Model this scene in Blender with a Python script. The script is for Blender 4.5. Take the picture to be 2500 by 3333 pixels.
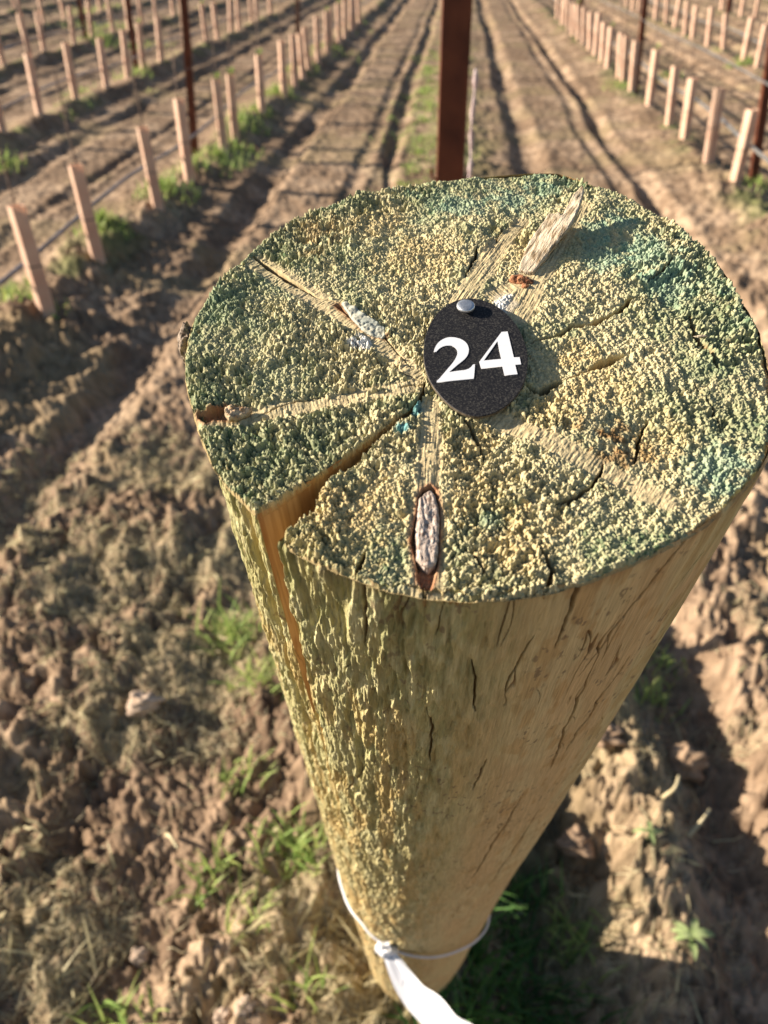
import bpy, math, random
import numpy as np
from mathutils import Vector, Matrix
scene = bpy.context.scene
col = scene.collection
for o in list(bpy.data.objects): bpy.data.objects.remove(o)

# ------------------------------------------------------------ camera, light
CAM_H = 1.301
cam_d = bpy.data.cameras.new('camera'); cam = bpy.data.objects.new('camera', cam_d); col.objects.link(cam)
cam.location = (0, 0, CAM_H)
cam.rotation_euler = (math.radians(90 - 32), 0, 0)
cam_d.sensor_fit = 'VERTICAL'; cam_d.sensor_height = 36.0; cam_d.sensor_width = 27.0
cam_d.lens = 36.0 * 2450 / 3333
cam_d.clip_start = 0.01; cam_d.clip_end = 400
cam_d.dof.use_dof = True
cam_d.dof.focus_distance = 0.200
cam_d.dof.aperture_fstop = 17
cam_d.dof.aperture_blades = 0
scene.camera = cam

SUN = Vector((-0.918, 0.092, 0.375)).normalized()
SUN_EL = math.asin(SUN.z); SUN_AZ = math.atan2(SUN.x, SUN.y)
world = bpy.data.worlds.new('World'); scene.world = world; world.use_nodes = True
nt = world.node_tree
bg = nt.nodes['Background']
sky = nt.nodes.new('ShaderNodeTexSky'); sky.sky_type = 'NISHITA'; sky.sun_disc = False
sky.sun_elevation = SUN_EL; sky.sun_rotation = SUN_AZ
nt.links.new(sky.outputs[0], bg.inputs[0]); bg.inputs[1].default_value = 0.05
sl = bpy.data.lights.new('sun', 'SUN'); sl.energy = 5.0; sl.angle = math.radians(0.5); sl.color = (1.0, 0.87, 0.70)
so = bpy.data.objects.new('sun', sl); col.objects.link(so)
so.rotation_euler = SUN.to_track_quat('Z', 'Y').to_euler(); so.location = (-5, 1, 5)

scene.view_settings.view_transform = 'Standard'
scene.view_settings.look = 'None'
scene.view_settings.exposure = 1.2
scene.view_settings.gamma = 1
try:
    scene.cycles.max_bounces = 5; scene.cycles.diffuse_bounces = 2; scene.cycles.caustics_reflective = False
except Exception: pass

# feature outlines on the sawn top, metres from its centre
D = {'outline':[[-0.07343,-0.01224],[-0.0748,-0.00345],[-0.07521,0.0022],[-0.07466,0.00815],[-0.07297,0.0134],[-0.07125,0.0196],[-0.06914,0.02685],[-0.06559,0.03179],[-0.06292,0.03617],[-0.06125,0.04054],[-0.05681,0.04585],[-0.05282,0.05039],[-0.04763,0.055],[-0.0417,0.05871],[-0.03614,0.06302],[-0.02997,0.06586],[-0.02314,0.06942],[-0.01615,0.07023],[-0.00681,0.07167],[0.00708,0.07403],[0.01668,0.07567],[0.02693,0.07658],[0.03416,0.0758],[0.03785,0.0716],[0.04232,0.06815],[0.0494,0.06417],[0.05297,0.05774],[0.05786,0.05149],[0.06304,0.04435],[0.06567,0.03639],[0.06797,0.02989],[0.06944,0.02364],[0.06919,0.0157],[0.06992,0.00871],[0.07093,0.00307],[0.07021,-0.00476],[0.06932,-0.01287],[0.0675,-0.02333],[0.064,-0.03403],[0.05985,-0.0431],[0.05028,-0.0537],[0.0453,-0.05792],[0.04008,-0.062],[0.03535,-0.06446],[0.03065,-0.06688],[0.02608,-0.06933],[0.02169,-0.07116],[0.01643,-0.07345],[0.01057,-0.075],[0.00486,-0.07633],[-0.00121,-0.07695],[-0.00717,-0.07716],[-0.01316,-0.07682],[-0.0234,-0.07483],[-0.03072,-0.07191],[-0.03578,-0.06895],[-0.04002,-0.06697],[-0.04621,-0.06288],[-0.05078,-0.05545],[-0.05498,-0.05268],[-0.05806,-0.04927],[-0.06032,-0.04579],[-0.06356,-0.04112],[-0.06657,-0.03328],[-0.06894,-0.02741],[-0.07048,-0.02306],[-0.0733,-0.01355]],'lipL':[[-0.0145,-0.01761],[-0.01593,-0.02277],[-0.01843,-0.02606],[-0.02325,-0.03054],[-0.02793,-0.03552],[-0.03338,-0.04031],[-0.03907,-0.04553],[-0.04291,-0.04891],[-0.04745,-0.0533],[-0.05076,-0.05543]],'lipR':[[-0.01415,-0.01824],[-0.01522,-0.02332],[-0.01895,-0.02868],[-0.02279,-0.0331],[-0.02513,-0.03587],[-0.02788,-0.03932],[-0.03014,-0.04156],[-0.03235,-0.04418],[-0.03499,-0.04618],[-0.0375,-0.05012],[-0.03899,-0.05532],[-0.04264,-0.05927],[-0.04621,-0.06284]],'cracks':[[[[0.01025,-0.01896],[0.01301,-0.02089],[0.01856,-0.01675]],1.9,7],[[[0.0264,-0.01319],[0.03077,-0.01081],[0.03527,-0.00806]],1.9,6],[[[0.01856,-0.01675],[0.0221,-0.01553],[0.0264,-0.01319]],0.4,2],[[[-0.06134,0.03514],[-0.05528,0.0294],[-0.05102,0.02471],[-0.04697,0.02155],[-0.04293,0.01746]],1.3,4],[[[-0.04293,0.01746],[-0.03527,0.01338],[-0.02777,0.0066],[-0.01729,-0.01279]],0.35,1.5],[[[-0.00727,-0.02707],[-0.00382,-0.03227],[-0.00161,-0.04071]],0.7,4],[[[-0.00161,-0.04071],[0.00329,-0.04678]],0.3,1.5],[[[0.00221,0.03601],[0.00071,0.0296],[-0.00188,0.02344]],0.7,3],[[[0.01024,0.04475],[0.00764,0.03806]],0.4,2],[[[0.03704,-0.03009],[0.03504,-0.03366],[0.03336,-0.03785],[0.03146,-0.04326]],0.7,3],[[[0.02464,-0.04315],[0.02235,-0.04772],[0.01775,-0.05148],[0.01237,-0.05451]],0.7,3],[[[0.02235,-0.04772],[0.02567,-0.0516]],0.4,2],[[[0.04579,0.01237],[0.04093,0.01249],[0.03774,0.00841],[0.02968,0.00344],[0.0248,0.00265],[0.01958,-0.00081],[0.0134,-0.0033]],1.1,3],[[[0.0559,0.03023],[0.05199,0.02409],[0.0474,0.02016]],0.5,2],[[[0.00781,-0.07496],[0.00967,-0.07124],[0.00797,-0.06624]],0.9,3],[[[0.05568,0.00284],[0.05831,-0.00079],[0.06433,-0.00441],[0.07147,-0.00371]],0.6,2],[[[0.05537,0.0065],[0.05482,-0.00071],[0.05728,-0.00936],[0.05713,-0.0143]],1.2,2.5],[[[0.0504,-0.01896],[0.05284,-0.02668],[0.05307,-0.03398]],0.5,2],[[[-0.05577,-0.02768],[-0.04736,-0.0233],[-0.03864,-0.02037]],0.3,1.0],[[[-0.00377,-0.07162],[-0.00616,-0.06606]],0.5,2],[[[-0.02972,-0.07132],[-0.02794,-0.06579]],0.8,3],[[[-0.01597,-0.07679],[-0.01629,-0.07256]],0.8,3],[[[-0.02078,-0.01914],[-0.01629,-0.01844],[-0.01348,-0.01802]],0.4,1.5],[[[-0.03488,0.0013],[-0.02762,-0.00757],[-0.01959,-0.01437],[-0.01348,-0.01802]],0.3,1.2]],'bands':[[[[-0.05947,0.03228],[-0.04028,0.01446],[-0.02772,0.00204],[-0.01621,-0.01525]],4.5,3.0],[[[-0.00312,0.01356],[0.00578,0.03159],[0.01678,0.04921]],5,3],[[[0.01103,0.00754],[0.02128,0.03117],[0.03409,0.05587]],5,4],[[[-0.01297,-0.02546],[-0.01371,-0.03983],[-0.01498,-0.05288],[-0.01615,-0.07679]],3.2,5.0],[[[-0.06763,-0.02895],[-0.04939,-0.02554],[-0.02748,-0.02058],[-0.0163,-0.01892]],3.0,3.0],[[[0.00074,-0.0287],[0.01274,-0.03611],[0.02391,-0.04447],[0.03612,-0.05362]],4,3],[[[0.00442,0.01531],[0.011,0.01908],[0.01393,0.02303]],3,3]],'spots':[[[-0.02944,-0.00271],4.2,'white'],[[0.0078,0.01176],4.5,'white'],[[0.0139,0.06144],9,'teal'],[[-0.00044,0.05693],8,'teal'],[[0.02572,0.06614],7,'teal'],[[0.03762,0.04396],8,'teal'],[[0.04511,0.04837],7,'teal'],[[0.04951,0.03041],12,'teal'],[[0.03799,0.03072],9,'teal'],[[0.05316,0.01802],9,'teal'],[[-0.01594,-0.02616],3.2,'blue'],[[-0.01986,-0.03271],2.5,'blue'],[[0.02817,-0.03777],8,'brown'],[[0.03398,-0.03993],7,'brown'],[[0.02366,-0.03346],6,'brown'],[[-0.04438,0.04404],12,'brown2'],[[-0.06851,-0.0229],9,'green'],[[-0.07164,-0.00144],14,'green'],[[-0.06879,0.01322],12,'green'],[[-0.04593,-0.04203],12,'green'],[[-0.05845,-0.04183],9,'green'],[[0.05568,0.00284],14,'green'],[[0.05526,-0.02968],12,'green'],[[0.0549,-0.01426],9,'green'],[[0.02452,-0.00698],7,'tan'],[[0.01791,0.03558],14,'tan'],[[-0.01499,0.03215],16,'tan'],[[-0.02549,0.05047],10,'tan'],[[-0.00228,-0.05307],10,'tan'],[[0.0162,-0.026],10,'tan'],[[0.02859,-0.01694],12,'tan'],[[0.04061,-0.03798],10,'tan'],[[0.00363,-0.06276],12,'tan'],[[-0.05504,0.04207],10,'green'],[[0.04918,-0.04487],10,'teal'],[[0.00034,0.06956],9,'green'],[[-0.03405,0.06295],10,'green'],[[-0.03807,-0.03239],10,'green'],[[-0.0017,-0.05797],4,'teal'],[[-0.03478,-0.06109],14,'tan'],[[-0.02713,-0.05271],12,'tan'],[[-0.00836,-0.03715],10,'tan']],'tag':[[-0.01446,-0.00882],[-0.01406,-0.00475],[-0.01322,-0.00058],[-0.01205,0.00261],[-0.01063,0.00548],[-0.00922,0.00766],[-0.00758,0.0093],[-0.00608,0.0104],[-0.00457,0.01131],[-0.00309,0.01177],[-0.00163,0.01188],[5e-05,0.01157],[0.0017,0.01096],[0.00354,0.0099],[0.0051,0.00844],[0.00683,0.00635],[0.00826,0.00394],[0.00939,0.00121],[0.01024,-0.00181],[0.01082,-0.00461],[0.0111,-0.00768],[0.01113,-0.01037],[0.01092,-0.01267],[0.0105,-0.01558],[0.00979,-0.01843],[0.009,-0.0206],[0.008,-0.02274],[0.0067,-0.02485],[0.00523,-0.02662],[0.00358,-0.02822],[0.00197,-0.02951],[0.00019,-0.03042],[-0.00154,-0.03091],[-0.00366,-0.03101],[-0.00571,-0.02996],[-0.00714,-0.02891],[-0.00856,-0.02755],[-0.00997,-0.02573],[-0.01118,-0.02359],[-0.01223,-0.02158],[-0.01319,-0.01923],[-0.01382,-0.01684],[-0.01424,-0.0141],[-0.01445,-0.01148]],'two':[[-0.01187,-0.00904],[-0.0117,-0.0082],[-0.01144,-0.00737],[-0.01113,-0.00662],[-0.01076,-0.00592],[-0.01034,-0.00534],[-0.00991,-0.00491],[-0.00931,-0.0044],[-0.00866,-0.00404],[-0.008,-0.00381],[-0.00731,-0.00376],[-0.00657,-0.00384],[-0.00582,-0.00407],[-0.00515,-0.00439],[-0.00448,-0.00489],[-0.00399,-0.00545],[-0.00361,-0.00607],[-0.00338,-0.00676],[-0.00323,-0.00754],[-0.00319,-0.00832],[-0.00326,-0.00906],[-0.0034,-0.00972],[-0.00362,-0.01038],[-0.00394,-0.01104],[-0.00439,-0.01172],[-0.00492,-0.01234],[-0.00555,-0.01301],[-0.00622,-0.01371],[-0.00698,-0.01457],[-0.0077,-0.0154],[-0.00848,-0.01631],[-0.00661,-0.01593],[-0.00482,-0.01568],[-0.00425,-0.0155],[-0.00374,-0.01525],[-0.00339,-0.01497],[-0.00307,-0.01462],[-0.0028,-0.01421],[-0.00257,-0.01376],[-0.00205,-0.0137],[-0.00236,-0.01621],[-0.00269,-0.01865],[-0.00724,-0.01919],[-0.01162,-0.01973],[-0.01154,-0.01926],[-0.01072,-0.01817],[-0.01001,-0.01708],[-0.00929,-0.01597],[-0.00856,-0.01486],[-0.00783,-0.01375],[-0.00726,-0.01278],[-0.00679,-0.0119],[-0.00645,-0.01105],[-0.00618,-0.01026],[-0.00606,-0.0094],[-0.00608,-0.00866],[-0.00623,-0.00809],[-0.0065,-0.00757],[-0.00685,-0.00723],[-0.00736,-0.00694],[-0.00793,-0.00683],[-0.00852,-0.00682],[-0.00913,-0.00697],[-0.00967,-0.00723],[-0.01014,-0.0076],[-0.01055,-0.00799],[-0.01089,-0.00846],[-0.01113,-0.00879],[-0.01128,-0.00905]],'four':[[0.00546,-0.00206],[0.00697,-0.00195],[0.00757,-0.01145],[0.00899,-0.01141],[0.00908,-0.01393],[0.00763,-0.01407],[0.00785,-0.01734],[0.00472,-0.01769],[0.00449,-0.01449],[-0.00066,-0.01519],[-0.00093,-0.01281]],'fourh':[[0.0041,-0.00549],[0.00448,-0.01194],[0.00016,-0.01244]],'nail':[[-0.00305,0.00682],[-0.00536,0.00688],[-0.00075,0.00677],[-0.00288,0.0095],[-0.00322,0.00419]],'splinter':[[0.0126,0.02486,0.0003],[0.01442,0.02364,0.0003],[0.01653,0.023,0.0006],[0.02011,0.02798,0.0012],[0.02275,0.0319,0.002],[0.02592,0.03558,0.003],[0.02872,0.03995,0.0036000000000000003],[0.03065,0.04395,0.004200000000000001],[0.03232,0.04805,0.0048],[0.03386,0.05293,0.0053],[0.03371,0.05527,0.0055],[0.03081,0.05194,0.005],[0.02827,0.04739,0.004],[0.02642,0.04396,0.0035],[0.02586,0.04616,0.0034],[0.02471,0.04581,0.003],[0.02335,0.04637,0.0028],[0.0213,0.04331,0.0022],[0.01921,0.04,0.0018000000000000002],[0.01722,0.03704,0.0012],[0.01576,0.03382,0.0008],[0.01382,0.02867,0.0005]],'knot':[[-0.01675,-0.05231],[-0.01562,-0.05094],[-0.01406,-0.05013],[-0.01302,-0.05181],[-0.01251,-0.05509],[-0.01243,-0.05829],[-0.01283,-0.06243],[-0.01308,-0.06644],[-0.01372,-0.06889],[-0.01499,-0.07008],[-0.016,-0.06983],[-0.01759,-0.06786],[-0.01758,-0.06439],[-0.01761,-0.06031],[-0.01729,-0.0561]],'knothole':[[-0.01623,-0.04987],[-0.01396,-0.0485],[-0.01247,-0.04993],[-0.01197,-0.05544],[-0.01234,-0.06379],[-0.01285,-0.06875],[-0.01383,-0.07258],[-0.01495,-0.07537],[-0.01655,-0.07512],[-0.01789,-0.07253],[-0.01819,-0.0677],[-0.01914,-0.06319],[-0.01866,-0.06063],[-0.01771,-0.05643],[-0.01717,-0.05209]],'shard':[[-0.0355,0.01248,0.0018000000000000002],[-0.03399,0.01244,0.0024],[-0.03199,0.01086,0.0024],[-0.02904,0.00754,0.002],[-0.02614,0.00502,0.0016],[-0.02399,0.00278,0.001],[-0.02377,3e-05,0.0006],[-0.02471,-0.0009,0.0005],[-0.02756,0.00023,0.0008],[-0.02996,0.00256,0.001],[-0.03243,0.00639,0.0012],[-0.03447,0.01055,0.0015]],'shardhole':[[-0.03786,0.0129],[-0.03616,0.01402],[-0.03488,0.01283],[-0.03203,0.0071],[-0.02905,0.003],[-0.0233,1e-05],[-0.02401,-0.00139],[-0.02711,9e-05],[-0.03001,0.00266],[-0.034,0.00789]],'leftknot':[[-0.06869,-0.02693],[-0.06637,-0.02626],[-0.06226,-0.02391],[-0.05598,-0.02463],[-0.05623,-0.02644],[-0.06038,-0.02846],[-0.06428,-0.02868],[-0.06583,-0.03013],[-0.06823,-0.02861]],'leftflake':[[-0.06178,-0.0255,0.0015],[-0.06042,-0.02539,0.0018000000000000002],[-0.05742,-0.02548,0.0014],[-0.05554,-0.02554,0.0008],[-0.0561,-0.02692,0.0005],[-0.05856,-0.02837,0.0005],[-0.06048,-0.0294,0.0012],[-0.06146,-0.02788,0.0016]],'crumb':[[0.01326,0.02025],[0.00799,0.01709]],'chipsmall':[[0.05554,-0.00327]],'barklump':[[-0.07936,0.00454],[-0.07755,0.00089]],'hairs':[]}
# ------------------------------------------------------------ noise helpers
def _hash(ix, iy, iz, seed):
    h = (ix.astype(np.int64) * 374761393 + iy.astype(np.int64) * 668265263 + iz.astype(np.int64) * 2147483647 + seed * 974634777) & 0xFFFFFFFF
    h = ((h ^ (h >> 13)) * 1274126177) & 0xFFFFFFFF
    h = ((h ^ (h >> 16)) * 2246822519) & 0xFFFFFFFF
    return (h ^ (h >> 15)) & 0xFFFFFF
def rnd2(ix, iy, seed):
    return _hash(ix, iy, np.zeros_like(ix), seed) / float(0x1000000)
def vn(x, y, seed=0):
    ix = np.floor(x); iy = np.floor(y); fx = x - ix; fy = y - iy
    fx = fx * fx * fx * (fx * (6 * fx - 15) + 10); fy = fy * fy * fy * (fy * (6 * fy - 15) + 10)
    ix = ix.astype(np.int64); iy = iy.astype(np.int64)
    a = rnd2(ix, iy, seed); b = rnd2(ix + 1, iy, seed); c = rnd2(ix, iy + 1, seed); d = rnd2(ix + 1, iy + 1, seed)
    return (a * (1 - fx) + b * fx) * (1 - fy) + (c * (1 - fx) + d * fx) * fy
def fbm(x, y, seed=0, oct=4):
    s = 0; a = 1; t = 0
    for i in range(oct):
        c, k = math.cos(1.1 * i), math.sin(1.1 * i)
        s = s + a * vn((x * c - y * k) * 2 ** i + 17 * i, (x * k + y * c) * 2 ** i - 9 * i, seed + i); t += a; a *= .5
    return s / t
def pebbles(x, y, seed, slope=1.6, tilt=.8, jit=.9, rmin=.12, wid=1):
    """height of packed little blocks: max over jittered cells of a tilted flat top with steep flanks; also a per-block random"""
    ix = np.floor(x).astype(np.int64); iy = np.floor(y).astype(np.int64)
    best = np.full(x.shape, -9.); rid = np.zeros(x.shape)
    for dx in range(-wid, wid + 1):
        for dy in range(-wid, wid + 1):
            jx = ix + dx; jy = iy + dy
            px = jx + .5 + jit * (rnd2(jx, jy, seed) - .5); py = jy + .5 + jit * (rnd2(jx, jy, seed + 1) - .5)
            h0 = rnd2(jx, jy, seed + 2); ta = rnd2(jx, jy, seed + 3) * 2 - 1; tb = rnd2(jx, jy, seed + 4) * 2 - 1
            ex = x - px; ey = y - py
            ang = rnd2(jx, jy, seed + 5) * 3.14159
            ca = np.cos(ang); sa = np.sin(ang)
            qx = (ex * ca + ey * sa) * 1.25; qy = (-ex * sa + ey * ca) * .85
            d = np.maximum(np.abs(qx), np.abs(qy)) * .5 + np.hypot(qx, qy) * .5
            h = h0 + tilt * (ta * ex + tb * ey) - slope * np.maximum(d - rmin - .18 * h0, 0)
            m = h > best
            best = np.where(m, h, best); rid = np.where(m, rnd2(jx, jy, seed + 6), rid)
    return best, rid
def sstep(a, b, x):
    t = np.clip((x - a) / (b - a), 0, 1); return t * t * (3 - 2 * t)
def seg_dist(x, y, pts):
    best = np.full(x.shape, 9.); al = np.zeros(x.shape)
    pts = [tuple(p) for p in pts]; L = [0]
    for a, b in zip(pts, pts[1:]): L.append(L[-1] + math.dist(a, b))
    for i, (a, b) in enumerate(zip(pts, pts[1:])):
        dx, dy = b[0] - a[0], b[1] - a[1]; l2 = dx * dx + dy * dy + 1e-12
        t = np.clip(((x - a[0]) * dx + (y - a[1]) * dy) / l2, 0, 1)
        d = np.hypot(x - a[0] - t * dx, y - a[1] - t * dy)
        m = d < best; best = np.where(m, d, best); al = np.where(m, (L[i] + t * math.sqrt(l2)) / L[-1], al)
    return best, al
def inside(x, y, poly):
    r = np.zeros(x.shape, bool); n = len(poly)
    for i in range(n):
        x0, y0 = poly[i]; x1, y1 = poly[(i + 1) % n]
        if y0 == y1: continue
        m = ((y0 > y) != (y1 > y)) & (x < (x1 - x0) * (y - y0) / (y1 - y0) + x0)
        r ^= m
    return r
def mix(a, b, t):
    return a * (1 - t)[..., None] + np.asarray(b, float) * t[..., None]

# ------------------------------------------------------------ mesh helpers
def mesh_np(name, verts, faces, mats, colr=None, smooth=False, mat_index=None):
    """faces: (n,4) or (n,3) int array"""
    me = bpy.data.meshes.new(name)
    verts = np.ascontiguousarray(verts, dtype=np.float32); faces = np.ascontiguousarray(faces, dtype=np.int32)
    k = faces.shape[1]; n = len(faces)
    me.vertices.add(len(verts)); me.vertices.foreach_set('co', verts.ravel())
    me.loops.add(n * k); me.loops.foreach_set('vertex_index', faces.ravel())
    me.polygons.add(n); me.polygons.foreach_set('loop_start', np.arange(0, n * k, k, dtype=np.int32))
    me.polygons.foreach_set('loop_total', np.full(n, k, dtype=np.int32))
    me.update(calc_edges=True)
    if smooth: me.polygons.foreach_set('use_smooth', np.ones(n, bool))
    if mat_index is not None: me.polygons.foreach_set('material_index', mat_index.astype(np.int32))
    if colr is not None:
        at = me.color_attributes.new('tint', 'FLOAT_COLOR', 'POINT')
        c = np.ones((len(verts), 4), np.float32); c[:, :3] = colr
        at.data.foreach_set('color', c.ravel())
    for m in (mats if isinstance(mats, (list, tuple)) else [mats]): me.materials.append(m)
    me.validate()
    return me
def grid_faces(nr, nc, wrap=False):
    i = np.arange(nr - 1)[:, None]; j = np.arange(nc if wrap else nc - 1)[None, :]
    a = i * nc + j; b = i * nc + (j + 1) % nc
    return np.stack([a, b, b + nc, a + nc], -1).reshape(-1, 4)
def link(name, me, parent=None):
    o = bpy.data.objects.new(name, me); col.objects.link(o)
    if parent: o.parent = parent
    return o
def tag(o, label=None, cat=None, group=None, kind=None):
    if label: o['label'] = label
    if cat: o['category'] = cat
    if group: o['group'] = group
    if kind: o['kind'] = kind
    return o
def empty(name, M=None, loc=None):
    o = bpy.data.objects.new(name, None); col.objects.link(o); o.empty_display_size = .05
    if M is not None: o.matrix_world = M
    if loc is not None: o.location = loc
    return o
class MB:
    def __init__(s): s.v = []; s.f = []
    def add(s, vs, fs):
        n = len(s.v); s.v += [tuple(v) for v in vs]; s.f += [tuple(i + n for i in f) for f in fs]
    def tube(s, pts, rad, n=6, cap=True):
        pts = [Vector(p) for p in pts]; k = len(pts)
        if not hasattr(rad, '__len__'): rad = [rad] * k
        rings = []; up = None
        for i, p in enumerate(pts):
            d = (pts[min(i + 1, k - 1)] - pts[max(i - 1, 0)]).normalized()
            if up is None: up = d.orthogonal().normalized()
            up = (up - d * up.dot(d)).normalized(); w = d.cross(up)
            rings += [p + rad[i] * (math.cos(2 * math.pi * j / n) * up + math.sin(2 * math.pi * j / n) * w) for j in range(n)]
        fs = [(i * n + j, i * n + (j + 1) % n, (i + 1) * n + (j + 1) % n, (i + 1) * n + j) for i in range(k - 1) for j in range(n)]
        if cap: fs += [tuple(range(n))[::-1], tuple((k - 1) * n + j for j in range(n))]
        s.add(rings, fs)
    def prism(s, poly, z0, z1, hole=None):
        """poly: list of (x,y); vertical extrusion"""
        n = len(poly)
        s.add([(x, y, z0) for x, y in poly] + [(x, y, z1) for x, y in poly],
              [tuple(range(n))[::-1], tuple(range(n, 2 * n))] + [(i, (i + 1) % n, n + (i + 1) % n, n + i) for i in range(n)])
    def mesh(s, name, mats, smooth=False):
        me = bpy.data.meshes.new(name); me.from_pydata(s.v, [], s.f); me.update()
        for m in (mats if isinstance(mats, (list, tuple)) else [mats]): me.materials.append(m)
        if smooth:
            for p in me.polygons: p.use_smooth = True
        return me

# ------------------------------------------------------------ materials
def mat(name, rough=.8, base=(.5, .5, .5), tint=False, metallic=0, spec=.3):
    m = bpy.data.materials.new(name); m.use_nodes = True
    b = m.node_tree.nodes['Principled BSDF']
    b.inputs['Base Color'].default_value = (*base, 1); b.inputs['Roughness'].default_value = rough
    b.inputs['Metallic'].default_value = metallic; b.inputs['Specular IOR Level'].default_value = spec
    if tint:
        a = m.node_tree.nodes.new('ShaderNodeAttribute'); a.attribute_name = 'tint'
        m.node_tree.links.new(a.outputs['Color'], b.inputs['Base Color'])
    return m
def noise_mat(name, c1, c2, scale, rough=.8, metallic=0, spec=.3, bump=0, stretch=(1, 1, 1), detail=5, c3=None, bscale=None, trans=0, pos=(.35, .65), rot=0):
    m = mat(name, rough, c1, False, metallic, spec); t = m.node_tree; b = t.nodes['Principled BSDF']
    tc = t.nodes.new('ShaderNodeTexCoord'); mp = t.nodes.new('ShaderNodeMapping'); mp.inputs['Scale'].default_value = stretch
    n = t.nodes.new('ShaderNodeTexNoise'); n.inputs['Scale'].default_value = scale; n.inputs['Detail'].default_value = detail
    r = t.nodes.new('ShaderNodeValToRGB')
    r.color_ramp.elements[0].position = pos[0]; r.color_ramp.elements[1].position = pos[1]
    r.color_ramp.elements[0].color = (*c1, 1); r.color_ramp.elements[1].color = (*c2, 1)
    if c3: e = r.color_ramp.elements.new(sum(pos) / 2); e.color = (*c3, 1)
    if rot:
        mr = t.nodes.new('ShaderNodeMapping'); mr.inputs['Rotation'].default_value = (0, 0, -rot); t.links.new(tc.outputs['Object'], mr.inputs[0]); t.links.new(mr.outputs[0], mp.inputs[0])
    else: t.links.new(tc.outputs['Object'], mp.inputs[0])
    t.links.new(mp.outputs[0], n.inputs[0])
    t.links.new(n.outputs['Fac'], r.inputs[0]); t.links.new(r.outputs[0], b.inputs['Base Color'])
    if bump:
        n2 = t.nodes.new('ShaderNodeTexNoise'); n2.inputs['Scale'].default_value = bscale or scale * 3; n2.inputs['Detail'].default_value = 4
        bp = t.nodes.new('ShaderNodeBump'); bp.inputs['Strength'].default_value = bump; bp.inputs['Distance'].default_value = .001
        t.links.new(mp.outputs[0], n2.inputs[0]); t.links.new(n2.outputs['Fac'], bp.inputs['Height']); t.links.new(bp.outputs[0], b.inputs['Normal'])
    if trans:
        tr = t.nodes.new('ShaderNodeBsdfTranslucent'); ms = t.nodes.new('ShaderNodeMixShader'); ms.inputs[0].default_value = trans
        t.links.new(r.outputs[0], tr.inputs[0]); t.links.new(b.outputs[0], ms.inputs[1]); t.links.new(tr.outputs[0], ms.inputs[2])
        t.links.new(ms.outputs[0], t.nodes['Material Output'].inputs[0])
    return m

# ------------------------------------------------------------ the big post
PC = Vector((0.02419, 0.18757, 1.23735))
PU = Vector((0.99982, -0.00709, 0.01773)).normalized(); PV = Vector((0, 0.92852, 0.37128)).normalized(); PN = PU.cross(PV).normalized()
PV = PN.cross(PU)
PM = Matrix(((PU.x, PV.x, PN.x, PC.x), (PU.y, PV.y, PN.y, PC.y), (PU.z, PV.z, PN.z, PC.z), (0, 0, 0, 1)))
post = empty('wooden_post', PM)
tag(post, 'thick round weathered timber end post, greenish rough sawn top with a split, in the foreground', 'post')

_o = np.array(D['outline']); _th = np.arctan2(_o[:, 1], _o[:, 0]); _r = np.hypot(_o[:, 0], _o[:, 1]); _s = np.argsort(_th)
_th = _th[_s]; _r = _r[_s]
def outline_r(th):
    th = (th + np.pi) % (2 * np.pi) - np.pi
    r = 0
    for k, w in ((-.06, .2), (-.03, .2), (0, .2), (.03, .2), (.06, .2)):
        r = r + w * np.interp(th + k, np.r_[_th - 2 * np.pi, _th, _th + 2 * np.pi], np.r_[_r, _r, _r])
    return r

GREEN = np.array((.235, .30, .17)); BEIGE = np.array((.53, .475, .29)); TAN = np.array((.60, .455, .215)); DKGREEN = np.array((.065, .13, .06))
TEAL = np.array((.15, .31, .23)); BROWN = np.array((.24, .13, .05)); WHITE = np.array((.80, .82, .84)); ORANGE = np.array((.55, .27, .075))

def resample(pts, n):
    pts = np.array(pts); d = np.r_[0, np.cumsum(np.hypot(*np.diff(pts, axis=0).T))]; t = np.linspace(0, d[-1], n)
    return np.stack([np.interp(t, d, pts[:, 0]), np.interp(t, d, pts[:, 1])], 1)
lipL = np.array(D['lipL']); lipR = np.array(D['lipR'])
# push the outer ends out to the rim
def to_rim(p, q):
    d = (q - p) / np.hypot(*(q - p)); e = q.copy()
    for i in range(400):
        th = math.atan2(e[1], e[0])
        if math.hypot(*e) >= outline_r(np.array([th]))[0]: break
        e = e + d * .0001
    return e
lipL[-1] = to_rim(lipL[-2], lipL[-1]); lipR[-1] = to_rim(lipR[-2], lipR[-1])
for k in range(3): lipL[k] += (0, 0)

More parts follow.
